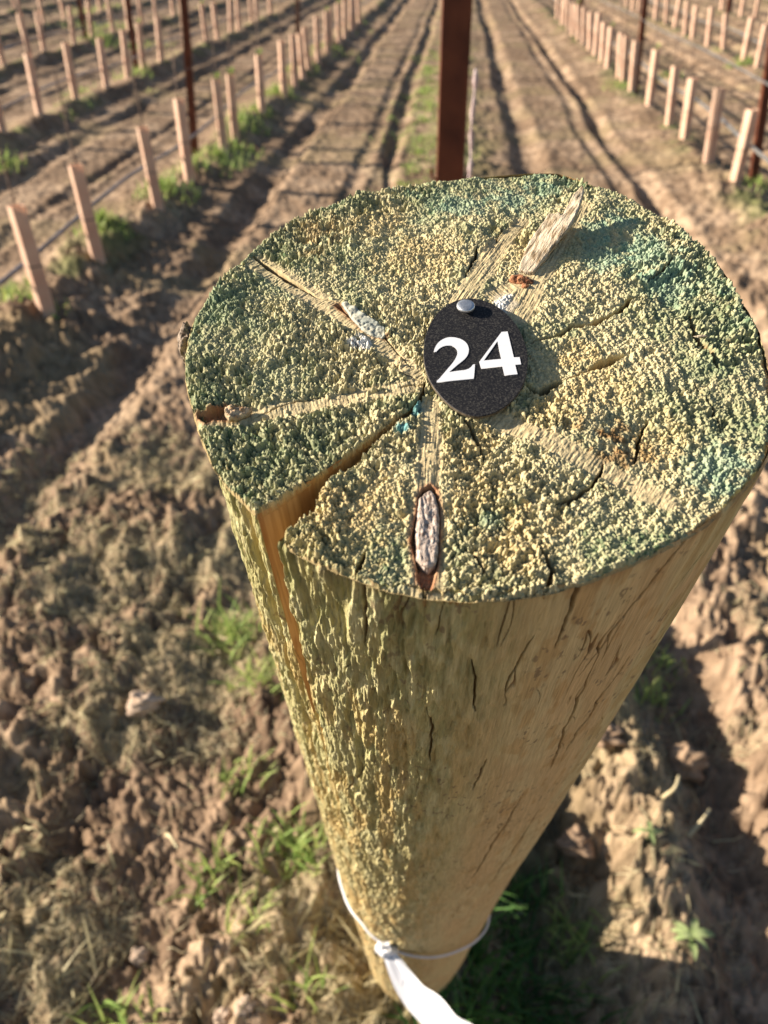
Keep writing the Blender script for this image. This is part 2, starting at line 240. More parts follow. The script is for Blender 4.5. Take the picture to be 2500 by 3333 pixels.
def build_top():
    step = .000108; n = 1500; c = (np.arange(n) - n / 2) * step
    X, Y = np.meshgrid(c, c); x = X.ravel(); y = Y.ravel()
    th = np.arctan2(y, x); r = np.hypot(x, y); R = outline_r(th) + .0009 * (fbm(x / .004, y / .004, 5, 3) - .5)
    keep = r < R + step * 2.2
    idx = -np.ones(n * n, np.int64)
    ok = np.nonzero(keep)[0]; idx[ok] = np.arange(len(ok))
    x = x[ok]; y = y[ok]; r = r[ok]; R = R[ok]; th = th[ok]
    mm = 1000.
    # warp so the blocks are uneven
    wx = x + .0004 * (fbm(x / .003, y / .003, 11, 3) - .5) * 2; wy = y + .0004 * (fbm(x / .003, y / .003, 12, 3) - .5) * 2
    big = fbm(x / .018, y / .018, 21, 3)
    coarse = sstep(.42, .68, fbm(x / .022, y / .022, 31, 2) + .10 * (x < 0) + .06 * (y < -.02))
    p1, id1 = pebbles(wx / .00060, wy / .00060, 40, 2.1, 1.7, rmin=.04)
    p2, id2 = pebbles(wx / .00050 + 3, wy / .00050, 50, 2.0, 1.6, rmin=.04)
    p3, id3 = pebbles(wx / .0024, wy / .0024, 60, 1.5, .5)
    pits = sstep(.50, .70, fbm(x / .0026, y / .0026, 71, 3))
    amp = .75 + .5 * coarse
    g = (p1 * coarse * 1.05 + p2 * (1 - coarse) * .72) * .00072 * amp + p3 * .00040 * coarse
    g = np.maximum(g, -.0011)
    h = g - .0012 * pits * (.4 + .6 * coarse) + .0035 * (big - .5)
    # faint growth rings
    rx, ry = x - D['lipL'][0][0], y - D['lipL'][0][1]
    rr = np.hypot(rx, ry) * (1 + .05 * (fbm(x / .03, y / .03, 80, 2) - .5))
    h = h + .00011 * np.sin(rr / .0024 * 2 * np.pi + 2 * fbm(x / .01, y / .01, 81, 2))
    h = h + .00040 * (fbm(x / .00045, y / .00045, 90, 2) - .5)
    rid = id1 * coarse + id2 * (1 - coarse)
    # colour: treated sapwood green towards the rim, straw beige inside
    n1 = fbm(x / .011, y / .011, 101, 4); n2 = fbm(x / .0035, y / .0035, 102, 3)
    green = np.clip(sstep(.55, 1.02, r / R) * .42 + (n1 - .5) * 1.7 + (n2 - .5) * .7 + .10 + .12 * sstep(.01, -.06, x), 0, 1)
    C = np.repeat(BEIGE[None], len(x), 0)
    C = mix(C, GREEN, green * .72)
    C = mix(C, DKGREEN, sstep(.66, .95, rid) * .6 * (0.35 + green))
    C = mix(C, np.array((.68, .60, .36)), sstep(.55, .0, rid) * .40)
    tl = sstep(.55, .70, fbm(x / .008, y / .008, 103, 3)) * sstep(.5, 1, r / R) * .55 * sstep(-.045, .02, y)
    C = mix(C, TEAL, tl * .7)
    for (q, rad, kd) in D['spots']:
        d = np.hypot(x - q[0], y - q[1]) / (rad / mm) + .9 * (fbm(x / .0022, y / .0022, 111, 3) - .5) * (1.6 if rad > 5 else .9)
        w = sstep(1.05, .35, d)
        if kd == 'white': w = sstep(1.0, .55, d) * sstep(.1, .45, (h / .001) + .6 * n2 + .2); C = mix(C, WHITE, w * .85)
        elif kd == 'teal': C = mix(C, (.22, .37, .28), w * .6)
        elif kd == 'blue': C = mix(C, (.06, .30, .36), w * .8)
        elif kd == 'brown': C = mix(C, BROWN, w * .75 * sstep(.35, .6, n2))
        elif kd == 'brown2': C = mix(C, (.42, .27, .12), w * .5 * sstep(.35, .55, n2))
        elif kd == 'green': C = mix(C, GREEN * .8, w * .45)
        elif kd == 'tan': C = mix(C, TAN, w * .45)
    # smooth medullary bands with comb grain
    for pts, wid, widm in D['bands']:
        d, al = seg_dist(x, y, pts)
        wd = 1.35 * (wid + (widm - wid) * al) / mm * (.75 + .5 * fbm(x / .006, y / .006, 121, 2)) * .5
        m = sstep(1.5, .75, d / wd) * sstep(.30, .5, fbm(x / .002, y / .002, 122, 2) + .25)
        a = np.array(pts[0]); b = np.array(pts[-1]); dr = (b - a) / np.hypot(*(b - a))
        s_al = x * dr[0] + y * dr[1]; s_ac = -x * dr[1] + y * dr[0]
        if abs(dr[1]) > .8: gr = fbm(s_ac / .00042, s_al / .006, 125, 2)      # grain runs along the band
        else: gr = fbm(s_al / .00045, s_ac / .0030, 126, 2)
        hb = .00032 * (gr - .5) + .00035 * (fbm(x / .0011, y / .0011, 127, 3) - .5) + .0035 * (big - .5) - .0001
        h = h * (1 - m) + hb * m
        C = mix(C, mix(np.repeat(np.array((.64, .52, .31))[None], len(x), 0), (.46, .36, .21), sstep(.56, .36, gr)), m * .75)
    # small cracks
    jit = .0004 * (fbm(x / .0016, y / .0016, 131, 3) - .5) * 2
    for pts, wd, dp in D['cracks']:
        d, al = seg_dist(x + jit, y - jit, pts)
        w = wd / mm * .5 * (np.sin(np.clip(al, .02, .98) * np.pi) ** .5 + .25)
        m = sstep(1.25, .75, d / w)
        h = np.minimum(h, h - m * dp / mm)
        C = mix(C, (.27, .14, .05), m * .85)
    # knot hollows
    for key, dep, cc in (('knothole', 3.0, (.36, .14, .07)), ('shardhole', 1.8, (.30, .11, .045)), ('leftknot', 2.2, (.33, .14, .06))):
        P = D[key]; ins = inside(x, y, P); d, al = seg_dist(x, y, P + [P[0]])
        m = np.where(ins, sstep(.0002, .0009, d), 0)
        fl = -dep / mm + .0010 * (fbm(x / .0011, y / .0011, 141, 3) - .3)
        h = h * (1 - m) + fl * m
        C = mix(C, cc, np.where(ins, 1., sstep(.0009, .0001, d) * .6) * (.75 + .4 * (fbm(x / .0007, y / .0007, 142, 2) - .5)))
        C = mix(C, (.5, .25, .13), m * sstep(.55, .7, fbm(x / .001, y / .002, 143, 3)))
    # worn rim
    e = (R - r)
    h = h - .0009 * sstep(.0012, 0, e) * (.5 + fbm(th * 18, r * 0, 151, 2))
    h = np.where(e < 0, -.0013, h)
    C = np.where((e < step)[:, None], np.array((.42, .33, .17)), C)
    under = inside(x, y, D['tag']); h = np.where(under, np.minimum(h, .0011), h)
    # the split: drop a curtain just inside the lips, no faces deeper in
    poly = np.vstack([lipL, lipR[::-1]])
    ext = 1.06; P2 = [tuple(p) for p in lipL] + [tuple(lipL[-1] * ext), tuple(lipR[-1] * ext)] + [tuple(p) for p in lipR[::-1]]
    xx = x + jit * .8; yy = y + jit * .5
    ins = inside(xx, yy, P2); dl, _ = seg_dist(xx, yy, lipL); dr_, _ = seg_dist(xx, yy, lipR); dd = np.minimum(dl, dr_)
    h = np.where(ins, -.0022, h)
    drop = ins & (dd > step * 1.6)
    C = np.where(ins[:, None], np.array((.42, .27, .11)), C)
    # ragged blocks standing along the lips
    h = np.where(~ins & (dd < .0013), h + .0006 * (rid - .3), h)
    C = np.clip(C * (.86 + .28 * fbm(x / .0004, y / .0004, 161, 2))[:, None], .005, .95)
    f = grid_faces(n, n); gi = idx[f]; good = (gi >= 0).all(1); gi = gi[good]
    good = ~(drop[gi].any(1)); gi = gi[good]
    co = np.stack([x, y, h], 1)
    # drop unused verts
    used = np.zeros(len(co), bool); used[gi.ravel()] = True; re = np.cumsum(used) - 1
    return co[used], re[gi], C[used]

wood = mat('weathered_end_grain', .85, tint=True, spec=.25)
v, f, c = build_top()
top = link('sawn_top', mesh_np('sawn_top', v, f, wood, c), post)
top['label'] = 'rough greenish sawn top face with fibrous blocks'

LEN = 1.45
SPLIT = .105                                     # how far the split runs down the side
def gap(s): return np.clip(1 - s / SPLIT, 0, 1) ** .55
thL = math.atan2(lipL[-1][1], lipL[-1][0]); thR = math.atan2(lipR[-1][1], lipR[-1][0])
if thL > 0: thL -= 2 * math.pi
if thR > 0: thR -= 2 * math.pi
# thL (about -170..-130 deg) is left of thR
thMid = thL * .45 + thR * .55
def side_disp(th, s):
    """radial offset and colour for the bark-less side"""
    a = (th + 2 * np.pi) % (2 * np.pi)                    # 0..2pi ; front (camera) = 3/2 pi, left = pi
    arc = th * .075
    left = sstep(4.95, 4.45, a) * sstep(1.2, 2.2, a)       # rough weathered flank
    fib = fbm(arc / .0016 + .8 * fbm(arc / .02, s / .03, 3, 2), s / .012, 201, 4)
    fib2 = fbm(arc / .0042, s / .022, 202, 3)
    wob = .8 * fbm(arc / .012, s / .03, 7, 3)
    wob2 = wob + .5 * fbm(arc / .003, s / .006, 8, 2)
    pk, rid = pebbles(arc / .0013 + wob2, s / .0100, 210, 2.0, 1.4, rmin=.04)
    pk2, rid2 = pebbles(arc / .00075 + wob2, s / .0040, 220, 2.0, 1.5, rmin=.03)
    near = np.exp(-s / .25)
    rough = left * (.35 + .65 * sstep(.35, .6, fbm(arc / .02, s / .06, 205, 2)) )
    d = rough * ((np.maximum(pk, -.8) - .2) * .00034 * (.5 + .9 * near) + (pk2 - .3) * .00028) + (fib - .5) * (.0009 * left + .00035) + left * .0008 * (fbm(arc / .0006 + wob, s / .0045, 204, 3) - .5) + (fib2 - .5) * (.0012 * left + .0005)
    scoop = sstep(.58, .70, fbm(arc / .0036 + wob, s / .022, 230, 3)) * left
    d = d - scoop * .0010
    d = d + .004 * (fbm(arc / .06, s / .25, 240, 2) - .5)
    # fine checks on the smooth flank
    ck = np.abs(fbm(arc / .007 + .6 * vn(arc / .004, s / .012, 9), s / .10, 250, 3) - .5)
    ckm = sstep(.012, .003, ck) * sstep(.58, .68, fbm(arc / .012, s / .05, 251, 2))
    d = d - ckm * .0009
    n1 = fbm(arc / .02, s / .05, 260, 4); n2 = fbm(arc / .004, s / .012, 261, 4); n3 = fbm(arc / .0012, s / .02, 262, 3)
    C = np.repeat(np.array((.64, .475, .255))[None], len(th), 0)
    C = mix(C, (.66, .55, .31), sstep(.42, .62, n1) * .8)
    C = mix(C, (.50, .30, .12), sstep(.55, .66, .6 * n2 + .4 * n1 + .05 * near) * sstep(.9, .1, s) * (1 - .75 * left) * .55)
    grn = left * sstep(.75, .0, s + .25 * (n1 - .5)) * .8 + .5 * sstep(.35, 0., s) * sstep(5.1, 5.7, a) * sstep(.45, .6, n1)
    C = mix(C, (.40, .44, .21), np.clip(grn, 0, 1) * .8)
    C = mix(C, (.64, .62, .38), left * sstep(.45, .65, n2) * .6)
    C = mix(C, (.30, .27, .12), left * sstep(.58, .40, fib) * .5)
    C = mix(C, (.60, .37, .13), left * sstep(.5, .66, fbm(arc / .006, s / .04, 263, 3)) * .38 * sstep(.0, .1, s))
    C = mix(C, (.16, .21, .09), left * sstep(.6, .8, rid) * .35 * near)
    C = mix(C, (.26, .15, .07), ckm * .8)
    spk = sstep(.70, .76, fbm(arc / .0016, s / .003, 270, 3)) * sstep(.5, .65, fbm(arc / .02, s / .03, 271, 2))
    C = mix(C, (.22, .16, .10), spk * .7)
    C = mix(C, (.30, .17, .08), sstep(.006, -.002, np.abs(s - .0)) * sstep(.4, .6, n2) * .6)
    C = C * (.84 + .32 * n3)[:, None]
    # named long checks (th, s0, s1, drift, width)
    for t0, s0, s1, dr, wd in ((-1.38, .0, .030, .02, .0011), (-1.02, .0, .055, -.22, .0013), (-1.17, .055, .14, .05, .0010), (-.98, .06, .13, -.10, .0010),
                               (-1.62, .03, .06, .03, .0006), (-.80, .012, .03, -.1, .0007), (-1.95, .0, .03, .0, .0012), (-.55, .0, .03, -.05, .0009), (-1.45, .02, .05, -.05, .0006),
                               (-1.25, .16, .30, -.12, .0011), (-1.05, .20, .36, -.1, .0011), (-1.5, .10, .13, -.03, .0007), (-.7, .05, .09, -.06, .0008), (-1.75, .06, .10, .03, .0007)):
        u = (s - s0) / (s1 - s0); c0 = t0 + dr * u + .05 * (fbm(s / .014, s * 0 + t0 * 9, 281, 4) - .5)
        w = wd * (np.clip(1 - np.abs(2 * u - 1) ** 2, 0, 1) ** .5 if s0 > 0 else np.clip(1 - u, 0, 1) ** .5 * (u >= -1)) + 1e-6
        m = sstep(1.3, .6, np.abs((th - c0)) * .075 / (w * .50)) * ((u > 0) if s0 > 0 else (u > -1)) * (u < 1)
        d = d - m * .0016
        C = mix(C, (.20, .11, .05), m * .85)
    return d, np.clip(C, .005, .95)

def build_side():
    ns = 1150; tt = np.linspace(0, 1, ns)
    s = .11 * (np.exp(tt * math.log(LEN / .11 + 1)) - 1) ; s = s / s[-1] * LEN
    s[0] = .0
    # angles: dense over the seen half
    a0, a1 = -3.5, .38
    dense = np.linspace(a0, a1, 1600); coarse_a = np.linspace(a1, a0 + 2 * math.pi, 160)[1:-1]
    # columns start at the right lip, go all the way round to the left lip
    allc = np.r_[dense, coarse_a]; allc = np.where(allc < thMid, allc + 2 * np.pi, allc); allc = np.sort(allc)
    allc = np.unique(np.r_[thMid, allc, thMid + 2 * np.pi])
    S, A = np.meshgrid(s, allc, indexing='ij')
    g = gap(S)
    jag = 1 + .25 * (vn(S / .004, S * 0, 301) - .5)
    eR = thMid + (thR - thMid) * g * jag; eL = thMid + 2 * np.pi + (thL - thMid) * g * jag
    # local squeeze near the lips
    dR = A - thMid; dL = thMid + 2 * np.pi - A; K = .9
    A2 = A + (eR - thMid) * np.clip(1 - dR / K, 0, 1) ** 1.0 + (eL - thMid - 2 * np.pi) * np.clip(1 - dL / K, 0, 1) ** 1.0
    th = A2.ravel(); ss = S.ravel()
    d, C = side_disp(th, ss)
    # thin long crease below the closed split
    dd = np.abs(((th - thMid + np.pi) % (2 * np.pi)) - np.pi - .05 * (ss - SPLIT)) * .075
    m = sstep(.0016, .0005, dd) * sstep(.32, .10, ss) * (ss > SPLIT * .8)
    d = d - m * .003
    C = mix(C, (.50, .30, .10), m)
    # a loose flap beside the split on the left
    da = ((th - thL + np.pi) % (2 * np.pi)) - np.pi
    fl = np.exp(-((da + .085) / .022) ** 2) * sstep(.30, .02, ss)
    d = d - fl * .0035 * (.6 + .8 * vn(ss / .012, ss * 0, 305))
    C = mix(C, (.52, .33, .13), fl * .5)
    R = outline_r(th)
    swell = -.0035 * np.sin(np.clip(ss / 1.3, 0, 1) * np.pi) * np.where(np.cos(th) > 0, .3, 1.)
    rad = R * (1 - .03 * sstep(0, 1.3, ss) * 0) + d + swell * 0
    rad = rad - .0006 * sstep(.0015, .0, ss)
    z = -ss - .0003
    co = np.stack([rad * np.cos(th), rad * np.sin(th), z], 1)
    f = grid_faces(len(s), len(allc))
    return co, f[:, ::-1], C
v, f, c = build_side()
wood2 = mat('stripped_pale_wood', .75, tint=True, spec=.25)
def fine_grain(m, sc, st, strength, dist=.0004):
    t = m.node_tree; b = t.nodes['Principled BSDF']; tc = t.nodes.new('ShaderNodeTexCoord'); mp = t.nodes.new('ShaderNodeMapping'); mp.inputs['Scale'].default_value = st
    n = t.nodes.new('ShaderNodeTexNoise'); n.inputs['Scale'].default_value = sc; n.inputs['Detail'].default_value = 6; n.inputs['Roughness'].default_value = .65
    bp = t.nodes.new('ShaderNodeBump'); bp.inputs['Strength'].default_value = strength; bp.inputs['Distance'].default_value = dist
    t.links.new(tc.outputs['Object'], mp.inputs[0]); t.links.new(mp.outputs[0], n.inputs[0]); t.links.new(n.outputs['Fac'], bp.inputs['Height']); t.links.new(bp.outputs[0], b.inputs['Normal'])
    a = [q for q in t.nodes if q.type == 'ATTRIBUTE'][0]; mx = t.nodes.new('ShaderNodeMix'); mx.data_type = 'RGBA'; mx.blend_type = 'MULTIPLY'; mx.inputs[0].default_value = .55
    r = t.nodes.new('ShaderNodeValToRGB'); r.color_ramp.elements[0].position = .30; r.color_ramp.elements[0].color = (.55, .5, .45, 1); r.color_ramp.elements[1].position = .62; r.color_ramp.elements[1].color = (1.15, 1.15, 1.12, 1)
    t.links.new(n.outputs['Fac'], r.inputs[0]); t.links.new(a.outputs['Color'], mx.inputs[6]); t.links.new(r.outputs[0], mx.inputs[7]); t.links.new(mx.outputs[2], b.inputs['Base Color'])
fine_grain(wood2, 2000, (1, 1, .045), 1.0, .0006)
fine_grain(wood, 3200, (1, 1, 1), .5, .0003)
side = link('pole_side', mesh_np('pole_side', v, f, wood2, c), post)
side['label'] = 'pale stripped flank, rough and greenish on its sunlit left, smooth tan on the right'

def build_walls():
    V = []; F = []; CC = []; n0 = 0
    nt_, ns_ = 150, 220
    L = resample(lipL, nt_); Rr = resample(lipR, nt_); M = (L + Rr) / 2
    for q, sg in ((L, 1), (Rr, -1)):
        t = np.linspace(0, 1, nt_)
        depth_max = SPLIT * (.25 + .75 * t)
        T, Sx = np.meshgrid(np.arange(nt_), np.linspace(0, 1, ns_), indexing='ij')
        S = Sx * depth_max[T]
        g = np.clip(1 - Sx, 0, 1) ** .55
        P = M[T] + (q[T] - M[T]) * g[..., None]
        tt = t[T]
        gr = fbm(tt * .075 / .0007, S / .03, 401, 3)
        nrm = (q[T] - M[T]); nrm = nrm / (np.hypot(nrm[..., 0], nrm[..., 1])[..., None] + 1e-9)
        P = P + nrm * (.0004 * (gr - .5) + .0004 * (fbm(tt * 9, S / .01, 402, 2) - .5))[..., None]
        co = np.stack([P[..., 0], P[..., 1], -S - .0005], -1).reshape(-1, 3)
        c0 = np.repeat(np.array((.36, .235, .105))[None], len(co), 0)
        c0 = mix(c0, (.46, .32, .155), sstep(.4, .6, gr.ravel()))
        c0 = mix(c0, (.24, .11, .035), sstep(.45, .68, fbm(tt.ravel() * 22, S.ravel() / .02, 403, 3)) * .6)
        V.append(co); F.append(grid_faces(nt_, ns_) + n0); CC.append(c0); n0 += len(co)
    return np.vstack(V), np.vstack(F), np.vstack(CC)
v, f, c = build_walls()

w3 = mat('fresh_split_wood', .8, tint=True)
sp = link('split', mesh_np('split', v, f, w3, c), post)
sp['label'] = 'orange fresh wood inside the open split'

# solid lumps grown from an outline on the top face
def lump(name, poly, z_top, thick, amp, scale, matl, n=90, heights=None, stretch=(1, 1), ang=0, bevel=.0006):
    P = np.array([p[:2] for p in poly]); lo = P.min(0) - .0004; hi = P.max(0) + .0004
    nx = max(12, int((hi[0] - lo[0]) / (hi - lo).max() * n)); ny = max(12, int((hi[1] - lo[1]) / (hi - lo).max() * n))
    X, Y = np.meshgrid(np.linspace(lo[0], hi[0], nx), np.linspace(lo[1], hi[1], ny)); x = X.ravel(); y = Y.ravel()
    ins = inside(x, y, [tuple(p) for p in P]); d, _ = seg_dist(x, y, [tuple(p) for p in P] + [tuple(P[0])])
    ca, sa = math.cos(ang), math.sin(ang); u = (x * ca + y * sa) / stretch[0]; w = (-x * sa + y * ca) / stretch[1]
    if heights is not None:
        H = np.array(heights); wgt = 1 / ((x[:, None] - P[None, :, 0]) ** 2 + (y[:, None] - P[None, :, 1]) ** 2 + 1e-7) ** 1.3
        base = (wgt * H).sum(1) / wgt.sum(1)
    else: base = np.full(len(x), z_top)
    pk, rid = pebbles(u / scale, w / scale, 500 + len(poly), 1.5, .8)
    z = base + amp * (pk - .3) + amp * .6 * (fbm(u / scale * 2, w / scale * 2, 501, 3) - .5) - bevel * sstep(bevel, 0, d)
    e = np.where(ins, 1, 0)
    keep = ins | (d < (hi - lo).max() / n * 1.0)
    f = grid_faces(ny, nx); f = f[keep[f].all(1)]
    zt = np.where(ins, z, np.minimum(z, base) - thick * .3)
    top_ = np.stack([x, y, zt], 1); bot = np.stack([x, y, base - thick], 1)
    N = len(x)
    ed = {}
    for q in f:
        for a, b in zip(q, np.roll(q, -1)):
            if (b, a) in ed: del ed[(b, a)]
            else: ed[(a, b)] = 1
    sidef = np.array([(b, a, a + N, b + N) for a, b in ed])
    allf = np.vstack([f, f[:, ::-1] + N, sidef])
    co = np.vstack([top_, bot]); used = np.zeros(len(co), bool); used[allf.ravel()] = True; re = np.cumsum(used) - 1
    return link(name, mesh_np(name, co[used], re[allf], matl), post)

m_knot = noise_mat('grey_pink_dead_knot', (.20, .14, .11), (.58, .50, .44), 900, .9, bump=.5, c3=(.44, .36, .31))
m_splint = noise_mat('grey_splinter', (.20, .14, .08), (.62, .54, .42), 1100, .8, bump=.5, stretch=(.12, 1, 1), c3=(.48, .40, .29), rot=1.08)
m_shard = noise_mat('grey_shard', (.30, .33, .30), (.52, .50, .40), 500, .8, bump=.3, stretch=(.5, 1.5, 1))
m_flake = noise_mat('tan_flake', (.36, .22, .12), (.62, .50, .34), 700, .85, bump=.5)
m_rust_bark = noise_mat('red_brown_bark', (.17, .06, .03), (.42, .20, .10), 900, .9, bump=.4)
k = lump('knot', D['knot'], .0004, .005, .00032, .0013, m_knot, 150, stretch=(.5, 1.6)); k['label'] = 'flaking grey oval dead knot near the front rim'
sp_l = D['splinter']; hh = [p[2] * 1.25 for p in sp_l]
SPA = math.atan2(sp_l[10][1] - sp_l[0][1], sp_l[10][0] - sp_l[0][0])
s_ = lump('splinter', sp_l, 0, .0016, .00012, .0011, m_splint, 190, heights=[h + .0012 for h in hh], stretch=(5, .45), ang=SPA, bevel=.0003)
s_['label'] = 'long grey splinter lifting off the top face'
s_ = lump('shard', [p[:2] for p in D['shard']], 0, .0012, .00035, .0012, m_shard, 80, heights=[p[2] * .55 for p in D['shard']], bevel=.0002)
s_['label'] = 'thin greyish shard over a brown hollow'
s_ = lump('shard', [p[:2] for p in D['leftflake']], 0, .0014, .0005, .0009, m_flake, 70, heights=[p[2] for p in D['leftflake']], bevel=.0002)
s_['label'] = 'small grey flake in the knot at the left rim'

def blob(name, cx, cy, cz, rx, ry, rz, matl, seed, n=18):
    rng = np.random.RandomState(seed); V = []
    for i in range(n + 1):
        for j in range(n):
            a = math.pi * i / n; b = 2 * math.pi * j / n
            V.append((math.sin(a) * math.cos(b), math.sin(a) * math.sin(b), math.cos(a)))
    V = np.array(V); k = 1 + .9 * (fbm(V[:, 0] * 1.8 + 5 + seed, V[:, 1] * 1.8 + V[:, 2] * 2.1, seed, 3) - .5)
    V = V * k[:, None] * (rx, ry, rz) + (cx, cy, cz)
    return mesh_np(name, V, grid_faces(n + 1, n, True), matl)
(cx_, cy_) = D['crumb'][0]
for i, (dx, dy, r_) in enumerate(((0, 0, .0016), (-.002, .0008, .0013), (.0016, -.0004, .0011), (.0006, -.0022, .0009), (-.0008, .0018, .001))):
    if i == 0: mbv = []
    me = blob('crumb', cx_ + dx, cy_ + dy, .0009, r_ * 1.2, r_, r_ * .8, m_rust_bark, 30 + i, 12)
    mbv.append(me)
def join_meshes(name, ms, matl):
    V = []; F = []
    for m in ms:
        n = len(V); V += [tuple(x.co) for x in m.vertices]; F += [tuple(i + n for i in p.vertices) for p in m.polygons]
    me = bpy.data.meshes.new(name); me.from_pydata(V, [], F); me.update(); me.materials.append(matl)
    for m in ms: bpy.data.meshes.remove(m)
    return me
o = link('bark_crumb', join_meshes('bark_crumb', mbv, m_rust_bark), post); o['label'] = 'crumbly red brown bark bit above the number tag'
(cx_, cy_) = D['chipsmall'][0]
o = link('wood_chip', blob('wood_chip', cx_, cy_, .0012, .0016, .0005, .0004, m_splint, 44, 10), post); o['label'] = 'tiny pale wood chip on the right of the top'
(cx_, cy_) = D['barklump'][0]
m_dkbark = noise_mat('dark_grey_bark', (.10, .075, .055), (.36, .29, .23), 500, .9, bump=.5)
o = link('bark_flake', join_meshes('bark_flake', [blob('b', -.0768, .0060, -.0040, .0022, .0034, .0036, m_dkbark, 51), blob('b', -.0770, .0020, -.0060, .0017, .0024, .0050, m_dkbark, 52)], m_dkbark), post)
o['label'] = 'dark grey bark lump clinging to the left rim'

# ------------------------------------------------------------ number tag, nail
def smooth_closed(P, n=96, rounds=2):
    P = np.array(P)
    d = np.r_[0, np.cumsum(np.hypot(*np.diff(np.vstack([P, P[:1]]), axis=0).T))]; t = np.linspace(0, d[-1], n, endpoint=False)
    Q = np.vstack([P, P[:1]]); R = np.stack([np.interp(t, d, Q[:, 0]), np.interp(t, d, Q[:, 1])], 1)
    for _ in range(rounds * 3): R = (np.roll(R, 1, 0) + 2 * R + np.roll(R, -1, 0)) / 4
    return R
tagroot = empty('number_tag', PM @ Matrix.Translation((-.002, .009, .0014)))
tag(tagroot, 'black oval tag reading 24 nailed on top of the timber post', 'tag')
Tinv = Matrix.Translation((.002, -.009, -.0014))
TL = np.array([-.002, .009])
m_black = noise_mat('black_fibrous_card', (.007, .007, .010), (.10, .095, .085), 2600, .6, spec=.3, bump=.16, bscale=5200, detail=9, pos=(.48, .82))
m_edge = noise_mat('tag_edge', (.06, .045, .03), (.16, .13, .09), 900, .8)
m_num = noise_mat('white_vinyl', (.74, .76, .82), (.80, .82, .87), 1200, .45, spec=.4)
ov = smooth_closed(D['tag'], 120) - TL
mb = MB(); n = len(ov); zt = .0010; z0 = .0002
c0 = ov.mean(0)
rings = [(ov, z0), (ov, zt - .00015), (c0 + (ov - c0) * .992, zt)]
vs = [(x, y, z) for R_, z in rings for x, y in R_]
fs = [(k * n + i, k * n + (i + 1) % n, (k + 1) * n + (i + 1) % n, (k + 1) * n + i) for k in range(2) for i in range(n)]
area = sum(ov[i][0] * ov[(i + 1) % n][1] - ov[(i + 1) % n][0] * ov[i][1] for i in range(n))
if area < 0: fs = [q[::-1] for q in fs]
fs += [tuple(range(n)), tuple(range(2 * n, 3 * n))]
mb.add(vs, fs)
me = mb.mesh('plate', [m_black, m_edge])
for i in range(n): me.polygons[i].material_index = 1
o = link('plate', me, tagroot); o['label'] = 'black fibrous oval plate'
def glyph(name, outer, hole=None):
    cu = bpy.data.curves.new(name, 'CURVE'); cu.dimensions = '2D'; cu.fill_mode = 'BOTH'; cu.extrude = .00008
    for P in ([outer] + ([hole] if hole else [])):
        s = cu.splines.new('POLY'); s.points.add(len(P) - 1); s.use_cyclic_u = True
        for q, p in zip(s.points, P): q.co = (p[0] - TL[0], p[1] - TL[1], 0, 1)
    ob = bpy.data.objects.new(name, cu); col.objects.link(ob)
    dg = bpy.context.evaluated_depsgraph_get(); me = bpy.data.meshes.new_from_object(ob.evaluated_get(dg))
    bpy.data.objects.remove(ob); me.materials.clear(); me.materials.append(m_num)
    o = link(name, me, tagroot); o.location = (0, 0, zt + .00009)
    return o
glyph('digit', D['two'])['label'] = 'white serif numeral 2'
glyph('digit', D['four'], D['fourh'])['label'] = 'white serif numeral 4'
# nail
ncx, ncy = D['nail'][0]
m_zinc = noise_mat('zinc_nail', (.55, .58, .62), (.75, .78, .82), 600, .38, metallic=.85, bump=.15)
mb = MB(); prof = [(.0, .0043), (.0012, .00430), (.0021, .00415), (.00235, .0039), (.00235, .0034), (.0021, .0032), (.0009, .0031), (.0009, -.004), (.0001, -.006)]
n = 32; vs = [(r_ * math.cos(2 * math.pi * j / n), r_ * math.sin(2 * math.pi * j / n), z) for r_, z in prof for j in range(n)]
fs = [(k * n + j, k * n + (j + 1) % n, (k + 1) * n + (j + 1) % n, (k + 1) * n + j)[::-1] for k in range(len(prof) - 1) for j in range(n)]
mb.add(vs, fs); me = mb.mesh('nail', m_zinc, True)
nail = link('nail', me); nail.matrix_world = PM @ Matrix.Translation((ncx, ncy, .0))
tag(nail, 'shiny zinc nail head pinning the black number tag', 'nail')

# ------------------------------------------------------------ plastic tape tied round the post
m_tape = noise_mat('white_plastic_tape', (.72, .74, .82), (.84, .86, .92), 60, .4, spec=.5, trans=.15)
tape = empty('plastic_tape', PM @ Matrix.Translation((0, 0, -.6)))
tag(tape, 'white plastic tape knotted round the lower part of the timber post with a loose tail', 'tape')
def loop_s(t): return .695 + .08 * math.cos(t) + .10 * math.sin(t)
mb = MB(); N = 160; vs = []; fs = []
for i in range(N):
    t = 2 * math.pi * i / N; R_ = float(outline_r(np.array([t]))[0]) + .0028
    s_ = loop_s(t); hw = .0022 + .0012 * math.sin(3 * t + 1) ** 2
    tw = .6 * math.sin(t * 4)
    for k in range(8):
        a = 2 * math.pi * k / 8; rr = R_ + .0011 * math.cos(a); z = -s_ + .6 + hw * math.sin(a)
        vs.append((rr * math.cos(t), rr * math.sin(t), z))
for i in range(N):
    for k in range(8): fs.append((i * 8 + k, i * 8 + (k + 1) % 8, ((i + 1) % N) * 8 + (k + 1) % 8, ((i + 1) % N) * 8 + k))
mb.add(vs, fs); link('loop', mb.mesh('loop', m_tape, True), tape)
Minv = (PM @ Matrix.Translation((0, 0, -.6))).inverted()
kt = -1.98; kr = float(outline_r(np.array([kt]))[0]) + .005
kp = Vector((kr * math.cos(kt), kr * math.sin(kt), -loop_s(kt) + .6))
me = blob('tape_knot', kp.x, kp.y, kp.z, .008, .006, .010, m_tape, 61, 20)
for p in me.polygons: p.use_smooth = True
link('tape_knot', me, tape)
